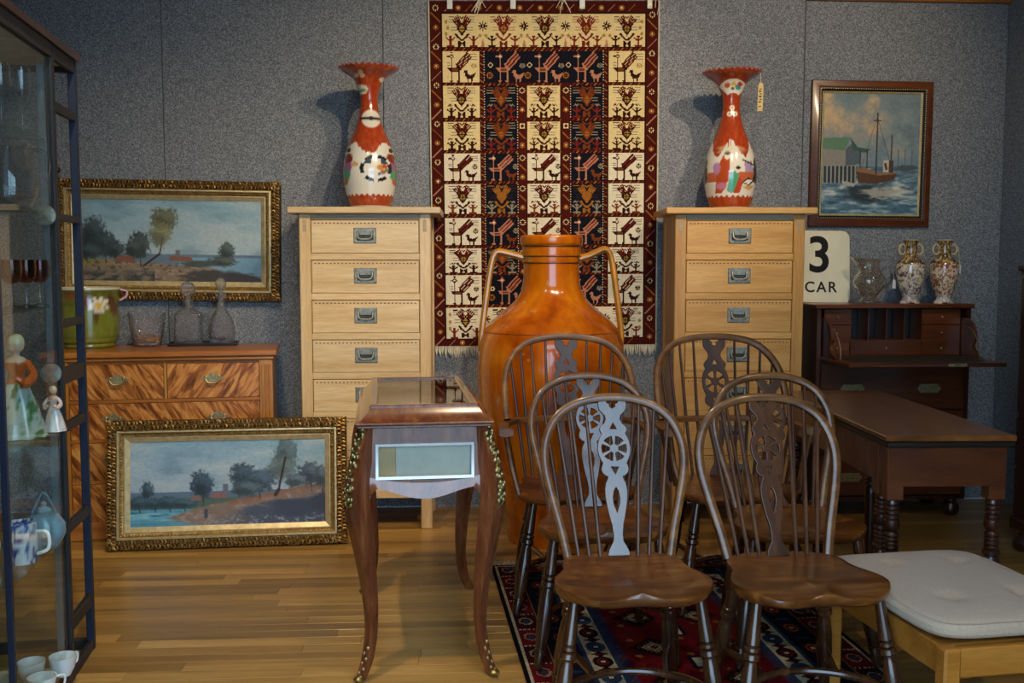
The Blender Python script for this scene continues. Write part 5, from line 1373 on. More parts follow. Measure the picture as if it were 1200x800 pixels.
# ------------------------------------------------------------------ folding mahogany table
tp = W(1.170, 3.08); trz = R(-2.5)
tb = thing('folding_table', 'mahogany fold-over table with ring-turned legs behind the cushioned bench', 'table', (tp.x, tp.y, 0), trz)
TW, TL, TZ = .415, 1.12, .75
MB().box(0, TW, 0, TL, TZ - .018, TZ, .003).build('upper_leaf', M_['mahog_top'], tb)
MB().box(.003, TW - .003, .003, TL - .003, TZ - .038, TZ - .0195, .004).build('lower_leaf', M_['ebony'], tb)
MB().box(.02, TW - .02, .022, .04, TZ - .165, TZ - .038, .001).build('end_apron', M_['mahog'], tb); MB().box(.02, TW - .02, TL - .04, TL - .022, TZ - .165, TZ - .038).build('end_apron', M_['mahog'], tb)
for x in (.02, TW - .038): MB().box(x, x + .018, .04, TL - .04, TZ - .165, TZ - .038).build('side_apron', M_['mahog'], tb)
def table_leg(x, y_, parent):
    MB().box(x - .027, x + .027, y_ - .027, y_ + .027, TZ - .21, TZ - .038, .003).build('leg_block', M_['mahog'], parent)
    pr = [(.024, TZ - .21)]
    z = TZ - .215
    for i in range(4): pr += [(.0285, z - .003), (.0285, z - .010), (.022, z - .013)]; z -= .015
    pr += [(.030, z - .004), (.032, z - .02), (.026, z - .036), (.021, z - .04)]; z -= .045
    for i in range(4): pr += [(.028, z - .003), (.028, z - .009), (.022, z - .012)]; z -= .014
    pr += [(.033, z - .004), (.034, z - .014), (.024, z - .020), (.031, z - .03), (.033, z - .06), (.027, .16), (.022, .06), (.019, .045), (.026, .038), (.026, .02), (.018, .0)]
    MB().lathe([(r * .82, z) for r, z in pr[::-1]], 20, (x, y_, 0)).build('turned_leg', M_['mahog_dark'], parent)
for x in (.045, TW - .045):
    for y_ in (.05, TL - .05): table_leg(x, y_, tb)
table_leg(.045, .13, tb)

# ------------------------------------------------------------------ secretaire desk
dk = 4.95
dl = W((958 - 600) * dk / FPX, dk); dr_ = W((1145 - 600) * dk / FPX, dk + .03)
srz = R(0.5); SW = (dr_ - dl).length; SH = 1.085; SD = .345
dsk = thing('secretaire_desk', 'dark mahogany secretaire with its writing drawer open and flap lowered', 'desk', (dl.x, dl.y - .0, 0), srz)
MB().box(-.012, SW + .012, -.015, SD, SH - .022, SH, .004).build('top', M_['mahog'], dsk)
for x0, x1 in ((0, .022), (SW - .022, SW)): MB().box(x0, x1, 0, SD, .09, SH - .022, .001).build('side', M_['mahog_dark'], dsk)
MB().box(.022, SW - .022, SD - .015, SD - .003, .09, SH - .022).build('back_panel', M_['mahog_dark'], dsk)
MB().box(.022, SW - .022, 0, SD - .02, .09, .11).build('bottom_panel', M_['mahog_dark'], dsk)
zf = .825   # writing surface
MB().box(.022, SW - .022, 0, SD - .02, zf - .03, zf - .012).build('dust_board', M_['mahog_dark'], dsk)
# open writing drawer
dw = MB(); 
fit = MB().box(.03, SW - .03, .02, SD - .03, zf - .010, zf).build('drawer_floor', M_['mahog'], dsk)
for sx, x in ((0, .028), (1, SW - .042)):
    poly = [(SD - .04, zf), (SD - .04, zf + .19), (-.02, zf + .19)]
    for i in range(10):
        a_ = i / 9 * pi / 2
        poly.append((-.02 - .10 * sin(a_), zf + .19 - .10 * (1 - cos(a_))))
    for i in range(8):
        t_ = i / 7; poly.append((-.12 - .03 * sin(t_ * pi) * -1 - .06 * t_ ** 2, zf + .09 * (1 - t_)))
    MB().prism(poly, x, x + .014, 'x').build('quadrant_side', M_['mahog'], dsk)
ft = MB(); ft.box(.018, SW - .018, -.365, .0, zf - .020, zf - .001, .003); flap = ft.build('fall_flap', M_['mahog'], dsk)
MB().box(.08, SW - .08, -.29, -.04, zf - .001, zf + .001).build('leather_inset', M_['leather'], flap)
MB().box(SW * .62, SW * .62 + .09, -.3665, -.362, zf - .018, zf - .003, .0006).build('lock_plate', M_['brass'], flap)
MB().box(SW * .62 + .03, SW * .62 + .06, -.3675, -.366, zf - .012, zf - .009).build('lock_bolt', M_['ink'], flap)
for x in (.050, SW - .050):
    MB().tube(spline([(x, -.02, zf + .155), (x, -.10, zf + .14), (x, -.17, zf + .07), (x, -.185, zf + .002)], 5), .0028, 6).build('flap_stay', M_['brass'], flap)
# pigeonholes and small drawers
x0, x1 = .044, SW - .044; zt = SH - .024; yb = .14
MB().box(x0, x1, yb + .01, yb + .02, zf, zt).build('pigeonhole_back', M_['ebony'], dsk)
def sdrawer(xa, xb, za, zb):
    q = MB().box(xa + .0015, xb - .0015, .018, .04, za + .0015, zb - .0015, .0015).build('small_drawer', M_['mahog'], dsk)
    MB().blob(((xa + xb) / 2, .013, (za + zb) / 2), (.0055, .007, .0055), 8, 5).build('knob', M_['brass'], q)
zs3 = [zf, zf + .075, zf + .155, zt]
wl1 = x0 + .135; wr1 = x1 - .20
for i in range(3): sdrawer(x0, wl1 if i else x0 + .135, zs3[i], zs3[i + 1]); sdrawer(wr1, x1, zs3[i], zs3[i + 1])
sdrawer(wl1, wr1, zs3[0], zs3[1])
MB().box(x0, x1, .016, yb, zs3[1] - .004, zs3[1] + .004).build('shelf', M_['mahog'], dsk)
for i in range(5):
    x = wl1 + (wr1 - wl1) * i / 4
    MB().box(x - .003, x + .003, .018, yb, zs3[1], zt).build('partition', M_['mahog'], dsk)
def hexplate(par, x, z):
    q = MB(); q.prism([(x - .062, z), (x - .046, z + .022), (x + .046, z + .022), (x + .062, z), (x + .046, z - .022), (x - .046, z - .022)], -.0035, -.0005)
    pl = q.build('handle_plate', M_['brass'], par)
    MB().frame(.07, .026, [(0, .001), (.003, .002), (.005, 0)], -.0035, x, z).build('flush_grip', M_['brass'], pl)
for za, zb in ((.555, .785), (.335, .545), (.115, .325)):
    d = MB().box(.025, SW - .025, 0, .02, za, zb, .003).build('drawer', M_['mahog'], dsk)
    hexplate(d, SW * .24, (za + zb) / 2 - .01); hexplate(d, SW * .74, (za + zb) / 2 - .01)
    MB().box(.022, SW - .022, .003, .02, zb, zb + .01).build('rail', M_['mahog_dark'], dsk)
for x in (.05, SW - .05):
    for y_ in (.045, SD - .05): MB().lathe([(.0, 0), (.028, 0), (.042, .02), (.044, .04), (.036, .062), (.024, .070), (.03, .078), (.03, .09)], 20, (x, y_, 0)).build('bun_foot', M_['mahog_dark'], dsk)
DM = Matrix.Translation((dl.x, dl.y, 0)) @ Matrix.Rotation(srz, 4, 'Z')
def on_desk(px, dd):
    d_ = ray(px, 356); t_ = dd / (d_.x * sin(YAW) + d_.y * cos(YAW)); p_ = d_ * t_
    return (p_.x, p_.y, SH)

# number sign
sk = 5.16 / FPX
sp = on_desk(960, 5.20)
sg = thing('number_sign', 'cream enamel sign reading 3 CAR leaning on the wall above the secretaire', 'sign', sp)
sg.rotation_euler = (R(-6), R(.6), 0)
sw_, sh_ = .325, .375; rd = .04; lp = []
for cx, cz, a0 in ((sw_ / 2 - rd, rd * .55, -90), (sw_ / 2 - rd, sh_ - rd, 0), (-sw_ / 2 + rd, sh_ - rd, 90), (-sw_ / 2 + rd, rd * .55, 180)):
    r_ = rd if cz > .1 else rd * .55
    for i in range(7):
        a_ = R(a0 + 15 * i); lp.append((cx + r_ * cos(a_) + ((rd - r_) * (1 if cx > 0 else -1)), cz + r_ * sin(a_)))
v, f = shape2d([lp], .004, .0015)
MB().add(v, f, 0, XZ).build('plate', M_['enamel'], sg)
v, f = text2d('3', .262, .0045, .0008)
MB().add(v, f, 0, Matrix.Translation((0, -.0046, .240)) @ Matrix(((1.0, 0, 0, 0), (0, 0, 1, 0), (0, 1, 0, 0), (0, 0, 0, 1)))).build('numeral', M_['ink'], sg)
v, f = text2d('CAR', .078, .0012, .0008, 1.22)
MB().add(v, f, 0, Matrix.Translation((.006, -.0046, .077)) @ XZ).build('lettering', M_['ink'], sg)

# glass jug
jp = on_desk(1018, 5.12); k = 5.12 / FPX / 8
jug = thing('glass_jug', 'faceted clear glass jug with a loop handle beside the number sign', 'jug', jp)
prj = [(95, 690), (105, 685), (80, 650), (70, 630), (100, 590), (140, 530), (150, 480), (135, 440), (105, 400), (88, 360), (88, 330), (100, 300), (118, 280)]
outer = smooth_prof([(r * k, (690 - y) * k) for r, y in prj], 3)
inner = [(max(r - .004, .004), z + (.012 if i == 0 else 0)) for i, (r, z) in enumerate(outer) if z > .02][::-1]
def spout(r, z, a):
    s = max(0, cos(a - pi)) ** 6; t_ = max(0, (z - .165) / .03); return r + .030 * s * min(t_, 1.5), z + .012 * s * min(t_, 1.2)
MB().lathe([(0, .004)] + outer + inner + [(0, inner[-1][1])], 40, mod=spout).build('body', M_['amber_glass'], jug, 60)
MB().tube(spline([(.055, 0, .16), (.085, 0, .182), (.115, 0, .172), (.118, 0, .13), (.10, 0, .09), (.083, 0, .07)], 5), .0065, 8).build('handle', M_['clear'], jug)
tg = thing('price_tag', 'small white price tag hanging from the glass jug handle', 'tag', (jp[0] + .122, jp[1] - .012, jp[2] + .15))
MB().tube([(-.004, .008, .025), (0, -.003, -.03)], .0012, 4).build('string', M_['string'], tg)
MB().prism([(-.009, -.075), (-.004, -.03), (.004, -.03), (.009, -.036), (.011, -.075)], -.004, -.0025).build('card', M_['tagwhite'], tg)

# Satsuma vases
def satsuma(loc, seed, label):
    t = thing('porcelain_vase', label, 'vase', loc, 0, 'cream two-handled vases on the secretaire')
    k = 5.12 / FPX / 8
    P = [(92, 650), (84, 640), (70, 620), (64, 600), (68, 584), (78, 560), (98, 510), (113, 460), (124, 400), (130, 340), (128, 292), (112, 258), (84, 236), (64, 215), (56, 180), (56, 130), (60, 100), (68, 75), (76, 62)]
    pr = smooth_prof([(r * k, (650 - y) * k) for r, y in P], 7)
    rs = np.array([r for r, z in pr] + [pr[-1][0] - .004, .02]); zs = np.array([z for r, z in pr] + [pr[-1][1] + .001, pr[-1][1] - .03])
    n = 110; A, Z = np.meshgrid(np.linspace(0, 2 * pi, n, endpoint=False), zs); Rr = np.meshgrid(np.zeros(n), rs)[1]
    foot = np.clip((640 - (650 - Z / k)) / -30 + .0, 0, 1)
    Zz = Z + np.clip(1 - Z / (30 * k), 0, 1) * .006 * np.clip(np.cos(4 * A + 1), 0, 1)
    Y = 650 - Z / k; X = A * 60
    c = Canvas(X, Y, hx('d9cfb6'))
    n1 = fbm(A * 4, Y / 34, seed); n2 = fbm(A * 5, Y / 26, seed + 9); n3 = fbm(A * 7, Y / 20, seed + 19)
    body = ((Y < 570) & (Y > 262)) * 1.0
    c.mix(body * np.clip((n1 - .56) * 14, 0, 1), hx('6a6a4c' if seed < 50 else '9a4028')); c.mix(body * np.clip((n2 - .6) * 14, 0, 1), hx('5a2838' if seed < 50 else 'a83a28')); c.mix(body * np.clip((n3 - .6) * 12, 0, 1), hx('8a7aa0' if seed < 50 else '6a6a3c')); c.mix(body * np.clip((.36 - n3) * 12, 0, 1), hx('b58a4a'))
    lip = 270 + 22 * np.abs(np.sin(A * 2.5))
    neck = ((Y < lip) & (Y > 70)) * 1.0
    c.mix(neck, hx('6a5534')); c.mix(neck * np.clip((n3 - .52) * 10, 0, 1), hx('c8ac78')); c.mix(neck * np.clip((n2 - .58) * 12, 0, 1), hx('3e2c20'))
    c.mix(((Y > 575) & (n3 > .5)) * .8, hx('8a7a94'))
    gridmesh('body', np.stack([Rr * np.sin(A), -Rr * np.cos(A), Zz], -1), srgb(c.c), M_['porcelain'], t, wrap=True)
    for sx in (-1, 1):
        ctr = (sx * 82 * k, (650 - 150) * k)
        MB().tube([(ctr[0] + 32 * k * cos(2 * pi * i / 20), 0, ctr[1] + 46 * k * sin(2 * pi * i / 20)) for i in range(20)], .0042, 7, closed=True).build('ring_handle', M_['velvet'], t)
    t.rotation_euler = (0, 0, 0)
    return t
s1 = on_desk(1065.6, 5.11); s2 = on_desk(1105.2, 5.09)
satsuma(s1, 11, 'cream two-handled vase with muted purple flowers next to the glass jug')
satsuma(s2, 61, 'cream two-handled vase with red flowers and a white tag on its handle')
tg = thing('price_tag', 'white price tag hanging from the handle of the red-flowered vase', 'tag', (s2[0] + .066, s2[1] - .012, s2[2] + .275))
MB().tube(spline([(-.014, .012, .012), (-.002, -.002, .002), (.004, -.004, -.075)], 4), .0012, 4).build('string', M_['string'], tg)
MB().prism([(-.007, -.122), (-.004, -.082), (.004, -.075), (.012, -.082), (.012, -.124)], -.0055, -.004).build('card', M_['tagwhite'], tg)

# dark cabinet by the right wall
q = on_z(1187, 642, 0)
cb = thing('dark_cabinet', 'very dark moulded cabinet against the side wall beyond the secretaire', 'cabinet', (q.x, q.y, 0), R(0))
CWD = XR - q.x - .02
MB().box(-.02, CWD, -1.0, .02, 1.255, 1.28, .006).build('top', M_['mahog_dark'], cb); MB().box(-.01, CWD, -.99, .01, 1.235, 1.255, .006).build('cornice', M_['mahog_dark'], cb)
MB().box(.0, CWD, -.98, 0, .13, 1.235, .002).build('carcase', M_['mahog_dark'], cb); MB().box(-.016, CWD, -.996, .016, .09, .15, .008).build('base_moulding', M_['mahog_dark'], cb)
for i in range(2):
    y0 = -.97 + i * .49
    dd = MB().box(-.012, .0, y0, y0 + .475, .62, 1.225, .004).build('door', M_['mahog_dark'], cb)
    MB().blob((-.02, y0 + (.44 if i == 0 else .035), .9), (.012, .010, .010), 8, 5).build('knob', M_['brass'], dd)
    for k in range(2):
        d2 = MB().box(-.012, .0, y0, y0 + .475, .16 + k * .225, .16 + k * .225 + .215, .004).build('drawer', M_['mahog_dark'], cb)
        MB().blob((-.02, y0 + .237, .27 + k * .225), (.012, .010, .010), 8, 5).build('knob', M_['brass'], d2)
for y_ in (-.04, -.94):
    for x in (.03, CWD - .05):
        f = MB(); f.lathe([(0, 0), (.035, 0), (.05, .018), (.052, .04), (.04, .06), (.03, .075), (.038, .09)], 18, (x, y_, 0)); f.build('bun_foot', M_['mahog_dark'], cb)

# ------------------------------------------------------------------ things on the satinwood chest
def on_bur(px, py):
    p = on_z(px, py, BH); return (p.x, p.y, BH)
jp = on_bur(104, 406.5); k = (Vector(jp) - Vector((0, 0, BH))).length / FPX
jar2 = thing('jardiniere', 'olive-green ceramic planter painted with a white water lily', 'planter', jp, -atan2(jp[0], jp[1]))
P = [(26, 0), (28, 2), (28, 5), (30.5, 8), (32, 20), (32.5, 40), (32.5, 56), (33.5, 60), (34, 64), (32, 64.5), (31, 60), (30, 20), (24, 8)]
pr = smooth_prof([(r * k, z * k) for r, z in P], 5)
n = 150; zs = np.array([z for r, z in pr]); rs = np.array([r for r, z in pr])
A, Z = np.meshgrid(np.linspace(0, 2 * pi, n, endpoint=False), zs); Rr = np.meshgrid(np.zeros(n), rs)[1]
ang = (A + pi) % (2 * pi) - pi; X = Rr / k * np.sin(ang); Yp = 64 - Z / k; front = np.abs(ang) < pi / 2
c = Canvas(np.where(front, X, X + 100), Yp, hx('70772a'))
c.mix(np.clip((30 - Yp) / 30, 0, 1) * .55, hx('4d5222')); c.mix(np.clip((fbm(A * 5, Yp / 12, 3) - .5) * 4, 0, .4), hx('868c3c'))
c.mix((Yp < 1.6) * 1.0, hx('cfc9b4')); c.mix(((np.abs(Yp - 17) < .8) | (np.abs(Yp - 52) < .8)) * .35, hx('4d5222'))
for i, (x, y_, rx, ry, h) in enumerate([(0, 14, 4, 6, '6d3a20'), (23, 13, 4, 6, '5d3a28'), (8, 30, 3, 8, '5a4a20'), (-16, 8, 6, 4, '84502c'), (26, 22, 4, 6, '6a4028')]): c.ell(x, y_, rx, ry, hx(h), .5, .4, i)
for i in range(8):
    a_ = 2 * pi * i / 8 + .3; c.line(11, 17, 11 + 9 * cos(a_), 17 + 6.5 * sin(a_), 1.9, hx('e4e0d4'))
c.ell(11, 18, 4, 3, hx('d9b24a'), .4); c.ell(11, 24, 5, 2, hx('cfc8c0'), .4)
col = srgb(c.c)
gridmesh('body', np.stack([Rr * np.sin(A), -Rr * np.cos(A), Z], -1), col, M_['porcelain'], jar2, wrap=True)
MB().lathe([(0, .003), (.1, .003), (.1, .03), (0, .03)], 32).build('inner_base', M_['white_china'], jar2)
for sx in (-1, 1):
    MB().tube(spline([(sx * 32 * k, 0, 50 * k), (sx * 39 * k, 0, 54 * k), (sx * 40 * k, 0, 60 * k), (sx * 33.5 * k, 0, 62 * k)], 4), .007, 8).build('lug_handle', plain('pink_glaze', hexc('a8705a'), .2, coat=.5), jar2)

gp_ = on_bur(173, 405.5)
gb = thing('glass_bowl', 'cut glass bowl with wavy rim and amber base between planter and decanters', 'bowl', gp_)
def wav(r, z, a): 
    return r, z + (.010 * cos(2 * a + .4) if z > .12 else 0)
o_ = [(.05, 0), (.062, .004), (.066, .015), (.074, .05), (.082, .10), (.088, .158)]; i_ = [(.084, .158), (.078, .10), (.068, .05), (.058, .022)]
MB().lathe([(0, 0)] + o_ + i_ + [(0, .02)], 40, mod=wav).build('body', M_['crystal'], gb, 60)
MB().lathe([(0, .0225), (.056, .0235), (.062, .034), (.066, .05), (.05, .056), (0, .052)], 24, (.004, 0, 0)).build('amber_dregs', plain('amber_contents', hexc('a5621e'), .3, coat=.5, vary=.3), gb)

tp_ = on_bur(239, 404)
trr = thing('tray', 'low black rectangular tray under the two decanters', 'tray', tp_, brz)
MB().box(-.165, .165, -.075, .095, 0, .006, .002).build('base', M_['black'], trr)
tm = MB(); tm.box(-.165, .165, -.075, -.069, .006, .014, .001); tm.box(-.165, .165, .089, .095, .006, .014, .001); tm.box(-.165, -.159, -.069, .089, .006, .014, .001); tm.box(.159, .165, -.069, .089, .006, .014, .001)
tm.build('rim', M_['black'], trr)
TM = Matrix.Translation(tp_) @ Matrix.Rotation(brz, 4, 'Z')
p_ = TM @ Vector((-.072, .005, .0062))
dc = thing('square_decanter', 'square cut-crystal decanter with faceted ball stopper on the black tray', 'decanter', p_, brz)
def sq(r, z, a):
    if z < .17:
        q = (abs(cos(a)) ** 6 + abs(sin(a)) ** 6) ** (-1 / 6); return r * q, z
    return r, z
prd = [(.060, 0), (.063, .006), (.064, .14), (.060, .158), (.045, .17), (.026, .178), (.022, .19), (.027, .195), (.021, .2), (.026, .207), (.021, .212), (.027, .22), (.029, .224)]
ind = [(.016, .224), (.014, .18), (.035, .165), (.056, .15), (.057, .02)]
MB().lathe([(0, 0)] + prd + ind + [(0, .016)], 48, mod=sq).build('body', M_['crystal'], dc, 50)
MB().lathe([(0, .19), (.011, .19), (.013, .224), (.012, .235), (.024, .245), (.037, .268), (.036, .285), (.024, .305), (0, .312)], 12).build('stopper', M_['crystal'], dc, 20)
p_ = TM @ Vector((.088, -.002, .0062))
dc = thing('round_decanter', 'tall round cut-crystal decanter with faceted stopper on the black tray', 'decanter', p_, brz)
prd = smooth_prof([(.052, 0), (.057, .006), (.063, .04), (.064, .075), (.056, .115), (.038, .15), (.022, .18), (.017, .21), (.017, .225)], 3) + [(.027, .228), (.027, .25), (.025, .254)]
ind = [(.012, .254), (.012, .2), (.030, .15), (.053, .09), (.052, .03)]
MB().lathe([(0, 0)] + prd + ind + [(0, .018)], 40).build('body', M_['crystal'], dc, 50)
MB().lathe([(0, .225), (.009, .225), (.011, .255), (.010, .265), (.020, .275), (.028, .296), (.024, .315), (.012, .328), (0, .330)], 12).build('stopper', M_['crystal'], dc, 20)
p_ = on_bur(303, 399)
ds = thing('glass_dish', 'shallow cut-glass dish with scalloped rim at the end of the satinwood chest', 'dish', p_, brz)
def scal(r, z, a): return (r, z + (.004 * cos(14 * a) if z > .03 else 0))
MB().lathe([(0, 0), (.05, 0), (.055, .003), (.085, .02), (.105, .042), (.100, .043), (.08, .024), (.05, .008), (0, .007)], 84, sx=1.0, sy=.62, mod=scal).build('body', M_['crystal'], ds, 60)

hk = on_y(67, 199.5, YW)
h_ = thing('wall_knob', 'small black oval knob on the wall over the landscape frame corner', 'knob', (hk.x, YW, hk.z))
MB().blob((0, -.03, 0), (.03, .016, .018), 16, 8).build('knob_head', M_['black'], h_); MB().tube([(0, 0, 0), (0, -.028, 0)], .007, 8).build('stem', M_['black'], h_)

# ------------------------------------------------------------------ glass display cabinet on the left
gz_ = R(6.0)
gc = W((72 - 600) * 3.0 / FPX, 3.0)     # middle right post, foot
cab = thing('display_cabinet', 'tall glazed display cabinet with black metal frame, filled with china and glass', 'cabinet', (gc.x, gc.y, 0), gz_)
CW_, CF, CB, CH_ = .62, .54, .27, 1.93   # width to the left, depth toward camera, rear frame depth
CH_ = 1.935
def bar(x0, x1, y0, y1, z0, z1, nm, m, par=cab): return MB().box(x0, x1, y0, y1, z0, z1, .002).build(nm, m, par)
bar(-.022, 0, -.012, .012, 0, CH_, 'post', M_['iron']); bar(-.044, -.023, -.015, -.009, .02, CH_ - .06, 'edge_strip', M_['alu'])
bar(-.024, 0, CB - .024, CB, 0, CH_, 'post', M_['iron_blue']); bar(-.016, 0, -CF, -CF + .016, 0, CH_, 'post', M_['iron_blue'])
for y0, y1 in ((-.012, .012), (CB - .024, CB), (-CF, -CF + .024)): bar(-CW_, -CW_ + .024, y0, y1, 0, CH_, 'post', M_['iron'])
for z, h in ((1.915, .04), (1.757, .03), (1.428, .022), (1.105, .025), (.945, .05), (.787, .03), (.475, .035), (.172, .045), (.018, .036)):
    bar(-.018, -.002, .012, CB - .024, z - h / 2, z + h / 2, 'side_rail', M_['iron'])
for y0 in (CB - .024, -CF):
    for z in (1.915, .018): bar(-CW_ + .024, -.024, y0, y0 + .024, z - .018, z + .018, 'cross_rail', M_['iron'])
bar(-.024, 0, -CF + .024, -.012, CH_ - .04, CH_, 'top_rail', M_['iron']); bar(-.024, 0, -CF + .024, -.012, 0, .036, 'bottom_rail', M_['iron'])
bar(-CW_, -CW_ + .024, -CF + .024, -.012, CH_ - .04, CH_, 'top_rail', M_['iron']); bar(-CW_, -CW_ + .024, -CF + .024, -.012, 0, .036, 'bottom_rail', M_['iron'])
bar(-CW_ + .024, -.024, -CF + .024, CB - .024, CH_ - .02, CH_ - .008, 'roof_panel', M_['cream_board'])
bar(-CW_ - .01, .01, -CF - .01, CB + .01, CH_, CH_ + .022, 'top_board', M_['mahog_dark'])
MB().box(-.012, -.008, -CF + .024, -.012, .036, CH_ - .04).build('side_glass', M_['glass'], cab)
MB().box(-CW_ + .024, -.046, -.004, 0, .036, CH_ - .04).build('back_glass', M_['glass'], cab)
SHZ = [.05, .447, .79, 1.164, 1.447, 1.66]
for i, z in enumerate(SHZ):
    bar(-CW_ + .026, -.026, -CF + .026, -.018, z - .008, z, 'shelf', M_['cream_board'] if i == 0 else M_['glass_shelf'])
    if i: bar(-CW_ + .026, -.026, -.0175, -.0155, z - .008, z, 'shelf_edge', M_['alu'])
for z in (1.43, .96): 
    MB().lathe([(0, 0), (.028, 0), (.03, .004), (.03, .01), (0, .012)], 20, M=Matrix.Translation((-.03, -.018, z)) @ Matrix.Rotation(pi / 2, 4, 'X')).build('glass_hinge', M_['steel'], cab)
GM = Matrix.Translation((gc.x, gc.y, 0)) @ Matrix.Rotation(gz_, 4, 'Z')
def in_cab(px, dep, z):
    """position on a shelf: column px of the photograph, dep metres in front of the cabinet's middle post"""
    d = ray(px, 400); 
    n_ = Matrix.Rotation(gz_, 3, 'Z') @ Vector((0, 1, 0)); o_ = GM @ Vector((0, -dep, 0))
    t_ = (o_.x * n_.x + o_.y * n_.y) / (d.x * n_.x + d.y * n_.y)
    return Vector((d.x * t_, d.y * t_, z))
def goblet(loc, h, r, m, label, grp, name='wine_glass', stem_m=None):
    t = thing(name, label, 'glass', loc, 0, grp)
    b_ = MB(); b_.lathe([(0, 0), (r * .8, 0), (r * .8, .002), (.006, .008), (.0045, .02), (.0045, h * .45), (.008, h * .5), (0, h * .5)], 24); b_.build('stem', stem_m or M_['clear'], t)
    b_ = MB(); b_.lathe([(0, h * .5 + .001), (r * .5, h * .52), (r * .92, h * .66), (r, h * .8), (r * .92, h), (r * .88, h), (r * .95, h * .8), (r * .86, h * .67), (0, h * .56)], 28); b_.build('bowl', m, t)
    return t
for px, dep in ((16, .21), (33, .13), (49, .055)): goblet(in_cab(px, dep, SHZ[3]), .135, .030, M_['red_glass'], 'ruby-bowled wine glass on the glass shelf of the display cabinet', 'ruby wine glasses in the cabinet')
for px, dep in ((12, .14), (36, .07)): goblet(in_cab(px, dep, SHZ[5]), .19, .028, M_['clear'], 'tall clear stemmed goblet on the uppermost shelf of the display cabinet', 'clear goblets in the cabinet', 'goblet')
pt = thing('glass_pitcher', 'large clear glass pitcher on the cabinet shelf under the goblets', 'pitcher', in_cab(18, .14, SHZ[4]))
MB().lathe([(0, 0), (.055, 0), (.075, .03), (.078, .08), (.06, .13), (.055, .165), (.064, .18), (.060, .18), (.051, .165), (.056, .13), (.073, .08), (.07, .032), (0, .012)], 36).build('body', M_['clear'], pt)
MB().tube(spline([(.058, 0, .16), (.10, 0, .155), (.108, 0, .1), (.077, 0, .06)], 5), .006, 8).build('handle', M_['clear'], pt)
# porcelain lady
def figurine(loc, s, label, cols):
    t = thing('porcelain_figurine', label, 'figurine', loc)
    P = [(0, 0), (.075, 0), (.078, .01), (.07, .05), (.055, .11), (.035, .16), (.022, .185), (.026, .21), (.034, .235), (.024, .25), (.012, .256), (.012, .266), (.022, .275), (.026, .292), (.024, .31), (.014, .322), (0, .325)]
    pr = [(max(v.x, 0), v.y) for v in spline([(r * s, z * s, 0) for r, z in P], 5)]
    n = 40; zs = np.array([z for r, z in pr]); rs = np.array([r for r, z in pr])
    A, Z = np.meshgrid(np.linspace(0, 2 * pi, n, endpoint=False), zs); Rr = np.meshgrid(np.zeros(n), rs)[1]
    Rr = Rr * (1 + .07 * np.cos(9 * A) * np.clip(1 - Z / (.16 * s), 0, 1))
    c = Canvas(A, Z / s, hx(cols[0])); c.mix((c.Y > .17) * 1.0, hx(cols[1])); c.mix((c.Y > .235) * 1.0, hx('d9b39a')); c.mix((c.Y > .295) * 1.0, hx('d8c9a0'))
    c.mix(np.clip((fbm(A * 4, c.Y * 30, 3) - .55) * 10, 0, 1) * (c.Y < .17), hx(cols[2]))
    gridmesh('body', np.stack([Rr * np.sin(A), -Rr * np.cos(A) * .85, Z], -1), srgb(c.c), M_['porcelain'], t, wrap=True)
    sl = plain('sleeve_glaze', hexc(cols[1]), .2, coat=.6); 
    for sx in (-1, 1):
        MB().tube(spline([(sx * .03 * s, 0, .235 * s), (sx * .056 * s, -.012 * s, .2 * s), (sx * .045 * s, -.04 * s, .175 * s), (sx * .02 * s, -.05 * s, .19 * s)], 4), [.012 * s] * 5 + [.015 * s] * 3 + [.018 * s] * 2 + [.009 * s] * 3, 8).build('sleeve', sl, t)
    return t
figurine(in_cab(18, .15, SHZ[2]), .92, 'porcelain lady figurine in orange bodice and pale flowered skirt', ('b9c4b8', 'c8622a', '4a7a4a'))
figurine(GM @ Vector((-.075, .11, .79)) if False else in_cab(60, .055, SHZ[2]), .42, 'very small white porcelain figurine beside the orange-bodiced lady', ('d6d2cc', 'cbb5a8', 'c0b8b0'))
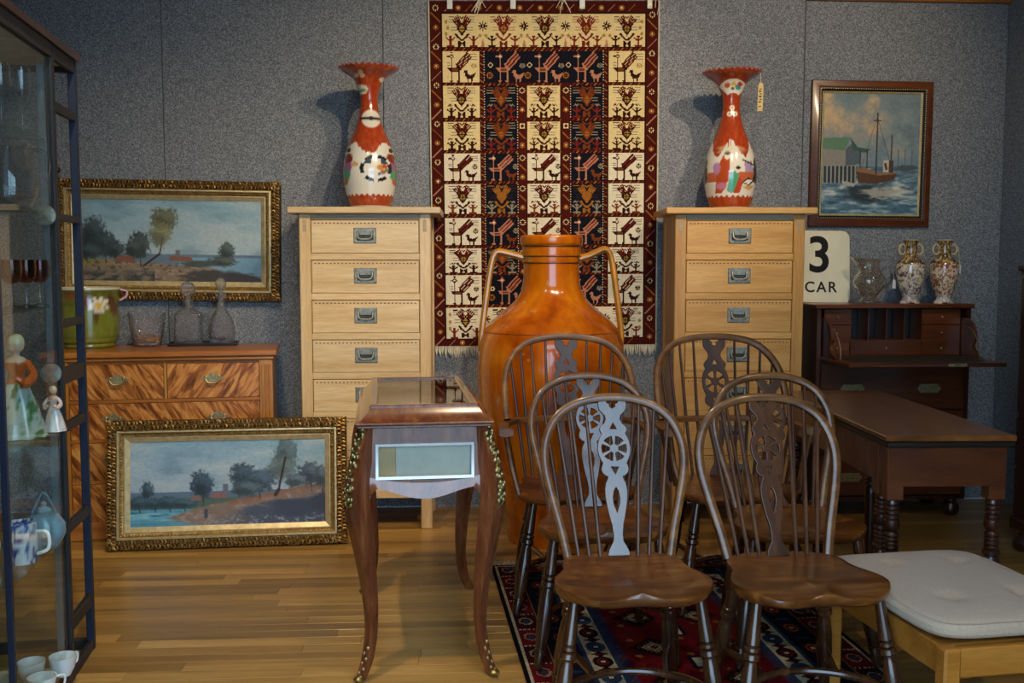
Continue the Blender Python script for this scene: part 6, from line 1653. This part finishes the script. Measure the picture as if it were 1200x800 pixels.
def bw_mug(loc, r, h, label):
    t = thing('china_mug', label, 'mug', loc, 0, 'blue and white china in the cabinet')
    P = [(0, 0), (r * .9, 0), (r, .006), (r, h), (r - .004, h + .001), (r - .005, .012), (0, .01)]
    pr = [(v.x if v.x > 0 else 0, v.y) for v in spline([(a_, b_, 0) for a_, b_ in P], 8)]
    zs = np.array([z for q_, z in pr]); rs = np.array([q_ for q_, z in pr]); n = 60
    A, Z = np.meshgrid(np.linspace(0, 2 * pi, n, endpoint=False), zs); Rr = np.meshgrid(np.zeros(n), rs)[1]
    c = Canvas(A, Z, hx('d5d9de')); c.mix(np.clip((fbm(A * 4, Z * 60, 5) - .47) * 8, 0, 1), hx('24408a'))
    gridmesh('body', np.stack([Rr * np.sin(A), -Rr * np.cos(A), Z], -1), srgb(c.c), M_['porcelain'], t, wrap=True)
    MB().tube(spline([(r - .002, 0, h * .85), (r + .03, 0, h * .8), (r + .032, 0, h * .35), (r - .002, 0, h * .2)], 5), .005, 8).build('handle', M_['white_china'], t)
bw_mug(in_cab(16, .22, SHZ[1]), .042, .10, 'blue and white mug on the low cabinet shelf')
bw_mug(in_cab(-48, .20, SHZ[1]), .05, .085, 'wide blue and white cup at the inner end of the low cabinet shelf')
bt = thing('blue_teapot', 'pale blue pottery teapot with dark flowers behind the blue and white mug', 'teapot', in_cab(44, .09, SHZ[1]))
blm = plain('pale_blue_glaze', hexc('6f95a4'), .2, coat=.6, vary=.3, scale=20)
MB().lathe([(0, 0), (.035, 0), (.04, .004), (.058, .04), (.058, .07), (.04, .1), (.022, .108), (0, .109)], 32).build('body', blm, bt); MB().lathe([(0, .11), (.024, .11), (.018, .12), (.006, .124), (.009, .134), (0, .14)], 20).build('lid', blm, bt)
MB().tube(spline([(-.05, 0, .04), (-.085, 0, .06), (-.098, 0, .1)], 5), [.012] * 4 + [.009] * 4 + [.006] * 3, 8).build('spout', blm, bt); MB().tube(spline([(.035, 0, .1), (.0, 0, .165), (-.035, 0, .1)], 6), .004, 8).build('handle', blm, bt)
for i, (px, dep, z) in enumerate(((2, .33, 0), (34, .23, 0), (60, .08, 0), (22, .11, .0))):
    t = thing('white_cup', 'plain white china cup at the bottom of the display cabinet', 'cup', in_cab(px, dep, SHZ[0] + z), 0.6 * i, 'white cups in the cabinet')
    MB().lathe([(0, 0), (.022, 0), (.024, .005), (.034, .025), (.04, .06), (.0375, .06), (.031, .026), (0, .008)], 28).build('body', M_['white_china'], t)
    MB().tube(spline([(.037, 0, .05), (.06, 0, .048), (.058, 0, .022), (.032, 0, .02)], 4), .0035, 7).build('handle', M_['white_china'], t)
